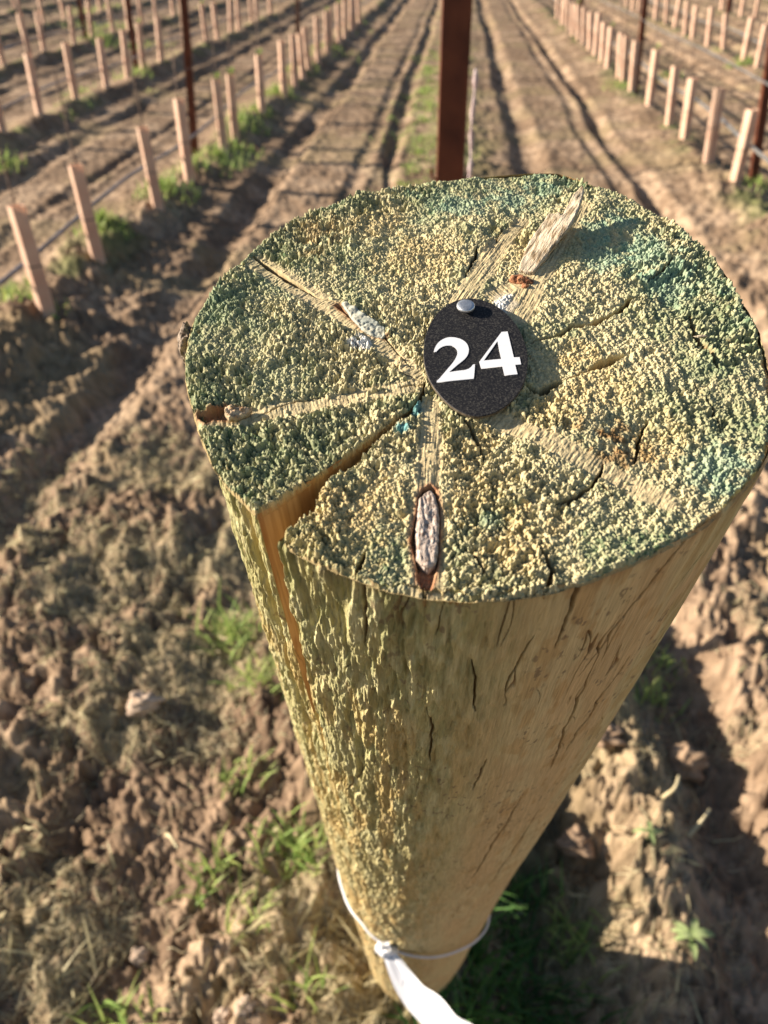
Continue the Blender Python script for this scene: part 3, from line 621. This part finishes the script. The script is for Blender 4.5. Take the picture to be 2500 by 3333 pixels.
tailw = [Minv @ Vector(q) for q in ((.0060, .322, .672), (.020, .306, .664), (.042, .288, .660), (.064, .270, .664), (.088, .250, .672), (.115, .228, .690), (.15, .20, .70))]
tailw[0] = kp.copy()
def catmull(P, n):
    P = [P[0] * 2 - P[1]] + P + [P[-1] * 2 - P[-2]]; out = []
    for i in range(1, len(P) - 2):
        for k in range(n):
            t = k / n; a, b, c, d = P[i - 1], P[i], P[i + 1], P[i + 2]
            out.append(.5 * ((2 * b) + (c - a) * t + (2 * a - 5 * b + 4 * c - d) * t * t + (3 * b - a - 3 * c + d) * t ** 3))
    out.append(P[-2]); return out
pts = catmull(tailw, 8); mb = MB(); vs = []; K = 7
for i, p in enumerate(pts):
    d = (pts[min(i + 1, len(pts) - 1)] - pts[max(i - 1, 0)]).normalized()
    w = d.cross(Vector((.15 + .10 * math.sin(i * .35), -.75, .6 + .06 * math.sin(i * .5 + 1)))).normalized(); nn = w.cross(d)
    u = i / (len(pts) - 1); hw = .0045 + .0115 * min(1, u * 3.2)
    for k in range(K):
        q = k / (K - 1) * 2 - 1
        vs.append(p + w * hw * q + nn * (.0015 * q * q - .0012 * math.cos(q * 7 + u * 3) + .0003 * math.sin(i * 1.1 + q * 3)))
fs = [(i * K + k, i * K + k + 1, (i + 1) * K + k + 1, (i + 1) * K + k) for i in range(len(pts) - 1) for k in range(K - 1)]
nb = len(vs); vs2 = vs + [v_ - Vector((0, 0, .0004)) for v_ in vs]
fs2 = fs + [tuple(i + nb for i in q[::-1]) for q in fs]
mb.add(vs2, fs2); link('tape_tail', mb.mesh('tape_tail', m_tape, True), tape)

# ------------------------------------------------------------ ground
KX = .0818                                             # rows drift to the right by this much per metre
ROW0, PITCH = .037, 1.733
def ground_h(x, y, fine=True):
    x = np.asarray(x, float); y = np.asarray(y, float)
    u = x - KX * y; k = np.round((u - ROW0) / PITCH); q = u - ROW0 - k * PITCH       # distance from nearest row
    q = q + .05 * (fbm(x / .5, y / .8, 601, 2) - .5)
    far = np.hypot(x, y)
    rag = .6 + .8 * fbm(x / .35, y / .35, 602, 2)
    z = .1 * y
    qb = np.where(q > 0, q / .13, q / .24)
    b = np.exp(-qb ** 2) * .088 * rag * np.where(k == 0, .25, 1.) * np.where(k > 0, .55, 1)
    ph = np.mod(u - ROW0, PITCH) + .06 * (fbm(y / 1.7, u * 0 + k, 611, 2) - .5)
    def rut(c, w, dp):
        dp = dp * 1.3 * (.25 + 1.3 * fbm(x / .5 + c * 7, y / .8, 606, 2)); w = w * (.7 + .6 * fbm(x / .4, y / .6 + c * 5, 607, 2))
        return -dp * np.exp(-((ph - c + .015 * np.sin(y * 1.1 + c)) / (w * 1.35)) ** 2) * (.7 + .6 * fbm(x / .12, y / .12, 613, 3)) + dp * .28 * (np.exp(-((ph - c - w * 1.6) / (w * .6)) ** 2) + np.exp(-((ph - c + w * 1.6) / (w * .6)) ** 2))
    z = z + b + rut(.50, .08, .04) + rut(1.22, .06, .035) * np.where((x > 0), 1, .25) + rut(1.05, .045, .016)
    z = z - .12 * (sstep(.05, .20, u) * sstep(.42, .24, u) + .25 * sstep(.46, .60, u) * sstep(.80, .62, u)) * sstep(1.9, 1.0, y) * (.7 + .6 * fbm(x / .2, y / .2, 605, 2))
    z = z + .035 * (fbm(x / .9, y / .9, 603, 3) - .5)
    inr = np.clip(np.exp(-((ph - .5) / .09) ** 4) + np.exp(-((ph - 1.20) / .11) ** 4), 0, 1)
    if fine:
        nearm = sstep(9., 1.5, far)
        cl = (1 - .75 * inr) * (1 - .62 * sstep(.18, .34, ph) * sstep(1.62, 1.42, ph) * sstep(1.5, 2.6, y))
        patch = sstep(.35, .6, fbm(x / .30, y / .30, 604, 3))
        jx = .03 * (fbm(x / .03, y / .03, 608, 3) - .5); jy = .03 * (fbm(x / .03, y / .03, 609, 3) - .5); xx = x + jx; yy = y + jy
        p1, _ = pebbles(xx / .13, yy / .13, 610, 1.6, 1.3, rmin=.05); p2, _ = pebbles(xx / .05 + 4, yy / .05, 620, 1.7, 1.5, rmin=.03); p3, _ = pebbles(xx / .021, yy / .021 + 7, 630, 1.7, 1.4, rmin=.03); p4, _ = pebbles(xx / .010, yy / .010 + 7, 635, 1.7, 1.4, rmin=.03)
        z = z + np.maximum(p4, -.5) * .006 * nearm
        amp = .35 + .65 * nearm
        z = z + cl * amp * ((np.maximum(p1, -.5) + .5) * .022 * (.1 + .9 * patch) + (np.maximum(p2, -.5) + .5) * .018 * (.4 + .6 * patch)) + (.3 + .7 * cl) * np.maximum(p3, -.5) * .015 * amp
        z = z + .032 * (fbm(x / .035, y / .035, 640, 5) - .5) * (.4 + .6 * cl)
        tr = (np.exp(-((ph - .34) / .08) ** 4) + .8 * np.exp(-((ph - 1.36) / .08) ** 4)) * sstep(6, 3.5, far)
        z = z + tr * .009 * np.sin((y - .9 * x) / .055 * 2 + 2 * fbm(x / .1, y / .1, 612, 2))          # tyre lug marks
        z = z - .03
    return z
BASE = Vector((.0243 + .0, .659, 0))
def gh(x, y, fine=False):
    return float(ground_h(np.array([x]), np.array([y]), fine)[0])
def build_ground():
    nr = 1150; r = np.exp(np.linspace(math.log(.12), math.log(150), nr))
    a = np.r_[np.linspace(-math.radians(52), math.radians(52), 820), np.linspace(math.radians(52), math.radians(308), 150)[1:-1]]
    A, Rr = np.meshgrid(a, r); x = (Rr * np.sin(A)).ravel(); y = (Rr * np.cos(A)).ravel()
    z = ground_h(x, y)
    # hollow round the big post
    bd = np.hypot(x - BASE.x, (y - BASE.y))
    z = z - .035 * np.exp(-(bd / .13) ** 2)
    far = np.hypot(x, y)
    u = x - KX * y; ph = np.mod(u - ROW0, PITCH)
    n1 = fbm(x / .25, y / .25, 651, 4); n2 = fbm(x / .05, y / .05, 652, 4); n3 = fbm(x / .012, y / .012, 653, 3)
    C = np.repeat(np.array((.215, .148, .098))[None], len(x), 0)
    C = mix(C, (.40, .29, .20), sstep(.40, .62, n1 * .5 + n2 * .5))
    C = mix(C, (.085, .052, .034), sstep(.55, .68, n2) * .7)
    C = mix(C, (.25, .195, .11), sstep(.55, .7, fbm(x / .4, y / .4, 654, 3)) * .5)
    hay = sstep(.50, .66, fbm(x / .18, y / .18, 655, 3)) * sstep(3.2, 1.0, far) * np.where(x < .1, 1, .5)
    C = mix(C, (.36, .30, .19), hay * .6)
    gr = np.exp(-((ph - PITCH * (ph > PITCH / 2)) / .14) ** 2) * sstep(.52, .68, fbm(x / .3, y / .3, 656, 3))
    C = mix(C, (.12, .17, .05), gr * .6)
    # weedy middle strip behind the near steel post
    C = mix(C, (.22, .23, .09), sstep(.48, .66, fbm(x / .35, y / .5, 657, 3)) * np.exp(-((u + .1) / .35) ** 2) * .6)
    C = np.clip(C * (.62 + .76 * n3)[:, None], .01, .9)
    co = np.stack([x, y, z], 1)
    return co, grid_faces(nr, len(a), True)[:, ::-1], C
v, f, c = build_ground()
m_soil = mat('soil', .95, tint=True, spec=.1)
me = mesh_np('ground', v, f, m_soil, c)
ground = link('ground', me); tag(ground, 'brown ploughed vineyard soil with wheel ruts and clods', kind='structure')
del ground['label']
if me.polygons[5000].normal.z < 0: me.flip_normals()

# ------------------------------------------------------------ steel posts
m_rust = noise_mat('rusted_steel', (.075, .020, .010), (.17, .050, .022), 14, .65, metallic=.25, spec=.4, bump=.3, bscale=200)
def channel_mesh(name, H_, w=.05, d=.032, t=.0028, lip=.012):
    prof = [(-w / 2, 0), (w / 2, 0), (w / 2, d), (w / 2 - lip, d), (w / 2 - lip, d - t), (w / 2 - t, d - t), (w / 2 - t, t), (-w / 2 + t, t), (-w / 2 + t, d - t), (-w / 2 + lip, d - t), (-w / 2 + lip, d), (-w / 2, d)]
    mb = MB(); zs = list(np.arange(-.35, H_, .1)) + [H_]; n = len(prof)
    vs = [(x, y, z) for z in zs for x, y in prof]
    fs = [(k * n + i, k * n + (i + 1) % n, (k + 1) * n + (i + 1) % n, (k + 1) * n + i) for k in range(len(zs) - 1) for i in range(n)]
    fs += [tuple((len(zs) - 1) * n + i for i in range(n))]
    mb.add(vs, fs); return mb.mesh(name, m_rust)
m_wirehook = noise_mat('hook_steel', (.3, .3, .3), (.5, .5, .5), 50, .4, metallic=.8)
ch = channel_mesh('channel', 1.95)
hk = MB()
for z in (.63, .95, 1.25, 1.55):
    for sx in (-1, 1): hk.tube([(sx * .025, .01, z), (sx * .033, .008, z + .004), (sx * .036, .008, z + .018)], .0025, 6)
hkm = hk.mesh('wire_hook', m_rust)
def steel_post(x, y, label, lean=(0, 0), rot=0, sc=1.):
    r = empty('steel_post', loc=(x, y, gh(x, y) - .0))
    r.rotation_euler = (lean[1], lean[0], rot); r.scale = (sc, sc, 1)
    link('channel', ch, r); link('wire_hook', hkm, r)
    tag(r, label, 'post', 'rusty steel trellis posts')
    return r

# ------------------------------------------------------------ vine guards
m_tube = noise_mat('pale_pink_carton', (.76, .50, .37), (.84, .64, .50), 9, .6, spec=.3, trans=.33)
m_rod = noise_mat('dark_rod', (.10, .07, .06), (.22, .16, .13), 60, .5, metallic=.4)
m_leaf = noise_mat('vine_leaf', (.16, .30, .05), (.32, .46, .10), 60, .6, trans=.35)
m_vine = noise_mat('vine_stem', (.16, .10, .05), (.28, .19, .10), 90, .9)
def tube_mesh():
    mb = MB(); H_ = .43; w = .0265; t = .0018; zs = [-.03, .1, .215, .33, H_]
    def ring(hw, z, k): 
        b = .0015 * math.sin(z * 30)
        return [(-hw - b, -hw, z), (hw + b, -hw, z), (hw, hw + b, z), (-hw, hw, z)]
    vs = []; n = 4
    for z in zs: vs += ring(w, z, 0)
    for z in zs[::-1]: vs += ring(w - t, z, 0)
    m = len(zs) * 2
    fs = [(k * 4 + i, k * 4 + (i + 1) % 4, (k + 1) * 4 + (i + 1) % 4, (k + 1) * 4 + i) for k in range(m - 1) for i in range(4)]
    mb.add(vs, fs); return mb.mesh('tube', m_tube)
TUBE = tube_mesh()
_mb = MB(); _mb.tube([(.012, .045, -.1), (.012, .045, .4), (.016, .05, .78)], .004, 6); ROD = _mb.mesh('rod', m_rod)
_mb = MB(); _mb.tube([(-.0285, -.0285, .205), (.0285, -.029, .203), (.0285, .0285, .206), (-.0285, .0285, .204), (-.0285, -.0285, .205)], .0022, 5); TIE = _mb.mesh('tie', m_rod)
_mb = MB(); _mb.tube([(0, 0, -.02), (.004, .003, .2), (-.003, 0, .40)], .005, 6); STEM = _mb.mesh('vine_stem', m_vine)
_mb = MB(); _r = random.Random(4)
for _i in range(9):
    a = _r.random() * 6.28; L_ = .022 + .02 * _r.random(); z = .41 + .05 * _r.random(); d = Vector((math.cos(a), math.sin(a), .5 + _r.random() * .6)).normalized(); w = d.cross(Vector((0, 0, 1))).normalized()
    p = Vector((.012 * math.cos(a), .012 * math.sin(a), z)); nrm = w.cross(d) * .004
    _mb.add([p, p + d * L_ * .5 + w * L_ * .4 + nrm, p + d * L_, p + d * L_ * .5 - w * L_ * .4 + nrm], [(0, 1, 2, 3)])
LEAF = _mb.mesh('vine_leaf', m_leaf)
rng = random.Random(11)
def guard(x, y, label, group, leaf=False, lean=None, detail=True):
    r = empty('vine_guard', loc=(x, y, gh(x, y) - .012))
    l = lean or (rng.gauss(0, .030) - (.075 if x > 0 else 0), rng.gauss(0, .03))
    r.rotation_euler = (l[1], l[0], math.atan2(-x, y) + rng.uniform(.18, .34) if x < 0 else rng.uniform(.05, .40)); s = rng.uniform(.93, 1.06); r.scale = (1, 1, s)
    link('tube', TUBE, r)
    if detail:
        link('tie', TIE, r); link('rod', ROD, r); 
        if leaf: link('vine_leaf', LEAF, r)
    tag(r, label, 'vine guard', group); return r
S_ = 1.301 / 1.266
YS = {-1: [3.12, 3.80, 4.53, 5.20, 6.02, 6.67, 7.48, 8.30, 8.99, 9.62, 10.2, 10.85, 11.5, 12.15, 12.8, 13.45, 14.1, 14.75, 15.4],
      1: [5.12, 5.65, 6.34, 6.92, 7.74, 8.56, 9.05, 9.6, 10.1, 10.6, 11.2, 11.8, 12.4, 13.0, 13.6, 14.2, 14.8, 15.4, 16.1],
      -2: [6.71, 7.31, 8.10, 8.75, 9.46, 10.04, 10.82, 11.62, 12.49, 13.2, 13.9, 14.6, 15.3, 16., 16.7, 17.4],
      2: [9.4, 10.12, 10.74, 11.67, 12.24, 13.23, 13.9, 14.51, 15.24, 16.04, 16.8, 17.5, 18.2, 18.9, 19.6],
      -3: [9.39, 10.23, 11.03, 11.62, 12.44, 13.1, 13.8, 14.5, 15.2, 15.9, 16.6, 17.3], 3: [13.4, 14.1, 14.9, 15.7, 16.62, 17.4, 18.09, 19.21, 20.0],
      -4: [12.4, 13.1, 13.75, 14.6, 15.34, 16.37, 17.1, 17.9, 18.6, 19.3], 4: [17.6, 18.3, 19., 19.7], -5: [15.2, 16., 16.7, 17.4, 18.1, 18.8, 19.6], -6: [18.4, 19.1, 19.8]}
ORD = ['first', 'second', 'third', 'fourth', 'fifth', 'sixth', 'seventh', 'eighth', 'ninth', 'tenth', 'eleventh', 'twelfth', 'thirteenth', 'fourteenth', 'fifteenth', 'sixteenth', 'seventeenth', 'eighteenth', 'nineteenth', 'twentieth']
ROWN = {-1: 'first row to the left', 1: 'first row to the right', -2: 'second row to the left', 2: 'second row to the right', -3: 'third row to the left', 3: 'third row to the right', -4: 'fourth row to the left', 4: 'fourth row to the right', -5: 'fifth row to the left', -6: 'sixth row to the left'}
def row_x(k, y): return ROW0 + k * PITCH + KX * y
def in_frame(x, y, z, mx=.0, my=.0):
    p = math.radians(32); zz = z - CAM_H; d = y * math.cos(p) - zz * math.sin(p); up = y * math.sin(p) + zz * math.cos(p)
    if d <= 0: return False
    X = 1250 + 2450 * x / d; Y = 1666.5 - 2450 * up / d
    return -mx < X < 2500 + mx and -my < Y < 3333 + my
for k, ys in YS.items():
    vis = [y * S_ for y in ys if in_frame(row_x(k, y * S_), y * S_, gh(row_x(k, y * S_), y * S_) + .05)]
    for i, y in enumerate(vis):
        ex = gh(row_x(k, y), y) - .1 * y - .012; y = y * (1 - ex / 1.28)
        x = row_x(k, y) + (.065 if k == -1 else 0) + rng.uniform(-.015, .015)
        lbl = 'pale pink vine guard, %s from the front in the %s' % (ORD[i], ROWN[k])
        lean = None
        if k == -1 and i < 3: lean = ((-.05, -.045, -.05)[i], .0)
        guard(x, y, lbl, 'pale pink vine guards standing in rows', leaf=(k in (-1,) and i in (4, 5, 6)) or rng.random() < .12, lean=lean, detail=(y < 16))
# steel posts
steel_post(.112, 1.38, 'near rusty steel post rising just behind the timber post', rot=.0, sc=.9)
steel_post(-1.36, 5.95, 'rusty steel post behind the fourth vine guard of the first left row', lean=(math.radians(3.0), 0))
steel_post(-.97, 9.95, 'dark steel post standing in the first left row near the top edge', lean=(math.radians(2), 0), rot=.1)
steel_post(-.60, 14.2, 'small far steel post at the end of the first left row')
steel_post(-2.80, 9.85, 'dark steel post in the second row to the left', lean=(math.radians(2), 0))
steel_post(2.375, 5.22, 'rusty steel post at the right picture edge behind the nearest right vine guard', lean=(math.radians(-6), 0))
steel_post(2.50, 8.55, 'dark steel post second along the first right row', lean=(math.radians(-3), 0))
steel_post(2.87, 13.2, 'small far steel post third along the first right row')
steel_post(4.55, 11.9, 'thin dark steel post in the second row to the right', lean=(math.radians(-2), 0))
steel_post(-4.20, 12.5, 'dark steel post in the third row to the left')

# ------------------------------------------------------------ hoses and wires
m_hose = noise_mat('grey_drip_hose', (.10, .10, .12), (.22, .22, .25), 6, .35, spec=.6)
m_wire = noise_mat('galvanised_wire', (.30, .30, .30), (.50, .49, .47), 20, .35, metallic=.7)
rw = random.Random(3)
def line_along(name, k, h0, rad, matl, label, cat, y0=1.6, y1=22, off=(0, 0), sag=.02, step=.35, group=None):
    pts = []; y = y0
    while y < y1:
        x = row_x(k, y) + off[0]; pts.append((x + rw.uniform(-1, 1) * sag * .3, y, .1 * y + h0 + sag * math.sin(y * 2.1 + k) + rw.uniform(-1, 1) * sag * .15)); y += step
    mb = MB(); mb.tube(pts, rad, 6); o = link(name, mb.mesh(name, matl, True)); tag(o, label, cat, group)
line_along('drip_hose', -1, .215, .010, m_hose, 'dark drip hose running halfway up the vine guards of the first left row', 'hose', off=(-.055, 0))
line_along('drip_hose', -2, .22, .010, m_hose, 'dark drip hose running along the second row to the left', 'hose', off=(-.055, 0), y0=4)
line_along('drip_hose', -3, .22, .010, m_hose, 'dark drip hose running along the third row to the left', 'hose', off=(-.055, 0), y0=7)
line_along('drip_hose', 1, .265, .011, m_wire, 'light grey drip hose running behind the first right row of vine guards', 'hose', off=(.055, 0), y0=3)
line_along('drip_hose', 2, .265, .011, m_wire, 'light grey drip hose running along the second row to the right', 'hose', off=(.055, 0), y0=6)
line_along('trellis_wire', 1, .63, .0028, m_wire, 'upper of the thin twin wires strung along the first right row', 'wire', off=(-.03, 0), y0=2.5, sag=.008, step=.8)
line_along('trellis_wire', 1, .60, .0028, m_wire, 'lower of the thin twin wires strung along the first right row', 'wire', off=(.03, 0), y0=2.5, sag=.010, step=.8)
line_along('trellis_wire', -1, .62, .0022, m_rod, 'thin dark wire strung above the vine guards of the first left row', 'wire', off=(.03, 0), y0=1.6, sag=.008, step=.8)
line_along('trellis_wire', -2, .62, .0022, m_rod, 'thin dark wire strung above the second row to the left', 'wire', off=(.03, 0), y0=4, sag=.008, step=.8)
# pale twine on the near steel post
m_twine = noise_mat('pale_twine', (.42, .30, .30), (.66, .54, .54), 120, .8)
mb = MB(); pts = []
for i in range(60):
    z = .35 + i * .0155; pts.append((.1435 + .0012 * math.sin(i * .9), 1.372 + .001 * math.cos(i * 1.1), z))
mb.tube(pts, [.0032 + .0016 * math.sin(i * 2.3) for i in range(60)], 7)
tag(link('twine', mb.mesh('twine', m_twine, True)), 'pale twisted twine hanging down the right of the near steel post', 'twine')

# ------------------------------------------------------------ grass, straw, stones
m_grass = mat('grass_blade', .55, tint=True, spec=.3)
t_ = m_grass.node_tree; b_ = t_.nodes['Principled BSDF']; a_ = [n for n in t_.nodes if n.type == 'ATTRIBUTE'][0]
tr_ = t_.nodes.new('ShaderNodeBsdfTranslucent'); ms_ = t_.nodes.new('ShaderNodeMixShader'); ms_.inputs[0].default_value = .4
t_.links.new(a_.outputs[0], tr_.inputs[0]); t_.links.new(b_.outputs[0], ms_.inputs[1]); t_.links.new(tr_.outputs[0], ms_.inputs[2]); t_.links.new(ms_.outputs[0], t_.nodes['Material Output'].inputs[0])
class Blades:
    def __init__(s): s.v = []; s.f = []; s.c = []; s.r = []
    def blade(s, x, y, z, L, w, ang, lean, colr, curl=.6, seg=4):
        dx, dy = math.cos(ang), math.sin(ang); n0 = len(s.v); px, py, pz = x, y, z; e = lean
        for i in range(seg + 1):
            ww = w * (1 - (i / seg) ** 1.6) + w * .08
            s.v.append((px - dy * ww, py + dx * ww, pz)); s.v.append((px + dy * ww, py - dx * ww, pz)); s.c += [colr, colr]; s.r += [(x, y), (x, y)]
            px += dx * math.sin(e) * L / seg; py += dy * math.sin(e) * L / seg; pz += math.cos(e) * L / seg; e += curl / seg
        for i in range(seg): a = n0 + 2 * i; s.f.append((a, a + 1, a + 3, a + 2))
    def build(s, name, follow=False):
        V = np.array(s.v); r = V[:, :2] if follow else np.array(s.r)
        z = ground_h(r[:, 0], r[:, 1]) - .035 * np.exp(-(np.hypot(r[:, 0] - BASE.x, r[:, 1] - BASE.y) / .13) ** 2)
        V[:, 2] = z + (np.clip(V[:, 2], -.01, .03) + .003 if follow else V[:, 2])
        return mesh_np(name, V, np.array(s.f), m_grass, np.array(s.c))
B = Blades(); rg = random.Random(8)
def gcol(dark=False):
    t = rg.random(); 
    if dark: return (.05 + .07 * t, .14 + .10 * t, .04 + .02 * t)  # shaded grass: the shade is painted into the blade colour
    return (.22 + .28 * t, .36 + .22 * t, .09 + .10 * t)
def tuft(cx, cy, R_, n, L, dark=False, w=.0032):
    for _ in range(int(n * .55)):
        a = rg.random() * 6.283; d = R_ * rg.random() * 1.25; x = cx + d * math.cos(a); y = cy + d * math.sin(a)
        B.blade(x, y, -.005, L * rg.uniform(.5, 1.1), w * rg.uniform(.6, 1.3), rg.random() * 6.283, rg.uniform(.05, .8), gcol(dark), rg.uniform(.2, 1.4))
for (x, y, R_, n, L) in ((-1.60, 3.30, .10, 150, .09), (-1.40, 4.02, .13, 220, .10), (-1.27, 4.85, .16, 260, .11), (-1.12, 5.75, .20, 260, .10), (-1.02, 6.1, .16, 150, .09), (-1.10, 6.75, .18, 230, .10), (-1.05, 7.3, .12, 150, .09), (-.98, 8.3, .14, 260, .12),
                         (-1.25, 5.4, .12, 150, .09), (-1.48, 3.15, .06, 60, .06), (-2.67, 5.8, .14, 260, .12), (-2.70, 9.5, .20, 260, .11), (-3.0, 8.6, .15, 120, .1), (-4.05, 12.7, .35, 420, .14), (-4.9, 15.3, .5, 500, .14), (-5.9, 18.3, .6, 500, .14),
                         (-3.4, 12.6, .4, 300, .1), (2.48, 8.9, .15, 160, .08), (3.30, 9.95, .15, 140, .09), (2.42, 5.15, .18, 200, .08), (4.5, 10.8, .15, 160, .1), (4.28, 10.4, .15, 160, .1), (-.9, 10., .2, 200, .1), (-.7, 11.5, .4, 260, .1)):
    tuft(x - .04, y, R_, n, L, False, .0045)
# sparse weeds in the strip beyond the near steel post
for _ in range(170):
    y = rg.uniform(2.6, 12); x = ROW0 + KX * y + rg.gauss(-.26, .15); tuft(x, y, rg.uniform(.04, .13), rg.randint(14, 60), rg.uniform(.03, .07), False, .004)
for _ in range(60):
    y = rg.uniform(3, 16); k = rg.choice((-2, -1, -1, 1, 2)); x = row_x(k, y) + rg.gauss(.02, .10); tuft(x, y, .06, rg.randint(10, 30), .06)
# about the timber post; tufts right of it have the shade put into their colour
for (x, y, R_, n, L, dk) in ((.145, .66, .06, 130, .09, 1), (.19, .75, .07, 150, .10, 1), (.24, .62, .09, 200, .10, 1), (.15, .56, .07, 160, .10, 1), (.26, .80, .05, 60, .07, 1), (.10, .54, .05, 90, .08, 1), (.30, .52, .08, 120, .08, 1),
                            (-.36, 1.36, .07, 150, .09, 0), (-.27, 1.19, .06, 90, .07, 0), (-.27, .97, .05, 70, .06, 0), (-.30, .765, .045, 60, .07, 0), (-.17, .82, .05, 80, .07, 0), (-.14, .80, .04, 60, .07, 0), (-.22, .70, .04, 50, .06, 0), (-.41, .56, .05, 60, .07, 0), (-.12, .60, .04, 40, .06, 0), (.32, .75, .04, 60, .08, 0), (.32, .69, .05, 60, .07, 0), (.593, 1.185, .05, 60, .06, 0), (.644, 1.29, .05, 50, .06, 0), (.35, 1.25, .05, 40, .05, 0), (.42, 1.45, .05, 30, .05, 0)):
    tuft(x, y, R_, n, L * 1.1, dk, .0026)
g = link('grass', B.build('grass')); tag(g, 'bright green grass and weeds sprouting under the vines and by the timber post', 'grass', kind='stuff')
B = Blades()
NS = 42000; rs = np.random.RandomState(5); sx = np.where(rs.rand(NS) < .72, rs.uniform(-1.15, .1, NS), rs.uniform(-.1, 1.2, NS)); sy = .35 + 1.9 * rs.rand(NS) ** 1.2
dens = fbm(sx / .18, sy / .18, 655, 3); sel = (dens > .50 - .05 * (sx < 0)) | (rs.rand(NS) < .10)
for x, y in zip(sx[sel], sy[sel]):
    t = rg.random(); big_ = rg.random() < .035
    cl = (.36 + .30 * t, .31 + .27 * t, .19 + .19 * t) if not big_ else (.62, .55, .33)
    B.blade(x, y, 0, rg.uniform(.012, .05) * (1.6 if big_ else 1), .0007 if not big_ else .0020, rg.random() * 6.283, rg.uniform(.9, 1.6), cl, rg.uniform(-.5, 1.2), 3)
me = B.build('straw', True)
s_ = link('straw', me); tag(s_, 'dry straw and withered stalks scattered over the bare soil', 'straw', kind='stuff')

m_clod = noise_mat('dry_clod', (.22, .15, .10), (.38, .27, .185), 40, .95, bump=.5, spec=.1)
m_stone = noise_mat('pale_stone', (.36, .27, .20), (.54, .42, .33), 40, .9, bump=.3, spec=.2)
def boulder(name, x, y, rx, ry, rz, matl, seed, label, cat):
    me = blob(name, 0, 0, 0, rx, ry, rz, matl, seed, 40)
    co = np.array([v.co[:] for v in me.vertices]); n_ = fbm(co[:, 0] / (rx * .35) + seed, co[:, 1] / (rx * .35) + co[:, 2] / (rx * .4), seed + 3, 4)
    co = co * (1 + .22 * (n_ - .5))[:, None]; me.vertices.foreach_set('co', co.astype(np.float32).ravel()); me.update()
    for p in me.polygons: p.use_smooth = True
    o = link(name, me); o.location = (x, y, float(ground_h(np.array([x]), np.array([y]))[0]) + rz * .45); tag(o, label, cat)
boulder('soil_clod', .612, 1.03, .042, .036, .046, m_clod, 71, 'big round brown soil clod casting a shadow, right of the timber post', 'clod')
boulder('soil_clod', .36, .86, .030, .028, .024, m_clod, 72, 'brown soil clod close to the right side of the timber post', 'clod')
boulder('soil_clod', .45, 1.05, .030, .026, .024, m_clod, 73, 'lumpy soil clod between the timber post and the big round clod', 'clod')
boulder('stone', -.40, .66, .016, .013, .014, m_stone, 74, 'pale pinkish angular stone lying in straw at the lower left', 'stone')
boulder('stone', -.245, .565, .016, .014, .013, m_stone, 75, 'small pale stone, left one of a touching pair near the bottom edge', 'stone')
boulder('stone', -.210, .570, .017, .014, .013, m_stone, 76, 'small pale stone, right one of a touching pair near the bottom edge', 'stone')
boulder('stone', -.50, 1.12, .036, .028, .026, m_stone, 77, 'larger flat faced stone among soil clods at the left', 'stone')
boulder('stone', -.145, .46, .018, .016, .012, m_stone, 78, 'pale stone at the bottom edge left of the timber post foot', 'stone')

m_stalk = noise_mat('withered_stalk', (.46, .38, .22), (.66, .58, .38), 80, .7)
def stalk(pts, rad, label):
    z0 = float(ground_h(np.array([pts[0][0]]), np.array([pts[0][1]]))[0]) + .012
    mb = MB(); P = catmull([Vector((x, y, z0 + .02 * i_ * (1.6 - i_ * .5))) for i_, (x, y) in enumerate(pts)], 5)
    mb.tube(P, [rad * (1 - .5 * i_ / len(P)) for i_ in range(len(P))], 7); tag(link('dry_stalk', mb.mesh('dry_stalk', m_stalk, True)), label, 'stalk')
stalk([(.515, .90), (.535, .905), (.550, .93)], .0042, 'curved pale dry stalk pointing up beside the round clod, left of its neighbour')
stalk([(.56, .86), (.585, .875), (.61, .90)], .0045, 'curved pale dry stalk with greenish tip, right of its neighbour below the round clod')
stalk([(-.40, .86), (-.385, .84), (-.365, .815)], .004, 'short thick pale stalk lying on the soil at the lower left')
# pale seedling right of the post
m_seed = noise_mat('pale_green_leaf', (.30, .40, .16), (.46, .54, .26), 60, .55, trans=.3)
def seedling(name, x, y, s, label, seed, n=7):
    rr = random.Random(seed); r = empty(name, loc=(x, y, float(ground_h(np.array([x]), np.array([y]))[0])))
    mb = MB(); mb.tube([(0, 0, -.01), (.003, 0, s * .5), (.0, .003, s * .9)], .0018, 6); link('stem', mb.mesh('stem', m_seed, True), r)
    for i in range(n):
        a = 6.283 * i / n + rr.uniform(-.3, .3); L = s * rr.uniform(.7, 1.1); w = L * rr.uniform(.14, .2); z = s * rr.uniform(.5, .9)
        d = Vector((math.cos(a), math.sin(a), 0)); sd = Vector((-d.y, d.x, 0)); vs = []; K_ = 8
        for j in range(K_ + 1):
            u = j / K_; c_ = d * L * u + Vector((0, 0, z + L * (.35 * u - .55 * u * u))); hw = w * math.sin(math.pi * min(1, u * .93 + .07)) ** .7
            vs += [c_ - sd * hw + Vector((0, 0, hw * .3)), c_, c_ + sd * hw + Vector((0, 0, hw * .3))]
        mb = MB(); mb.add(vs, [q for j in range(K_) for q in ((3 * j, 3 * j + 1, 3 * j + 4, 3 * j + 3), (3 * j + 1, 3 * j + 2, 3 * j + 5, 3 * j + 4))])
        link('leaf', mb.mesh('leaf', m_seed, True), r)
    tag(r, label, 'weed')
seedling('weed_seedling', .495, .665, .040, 'pale green leafy seedling standing alone in shaded soil at the lower right', 5)
seedling('weed_seedling', .46, .815, .028, 'small bent pale seedling between soil clods right of the timber post', 6, 4)
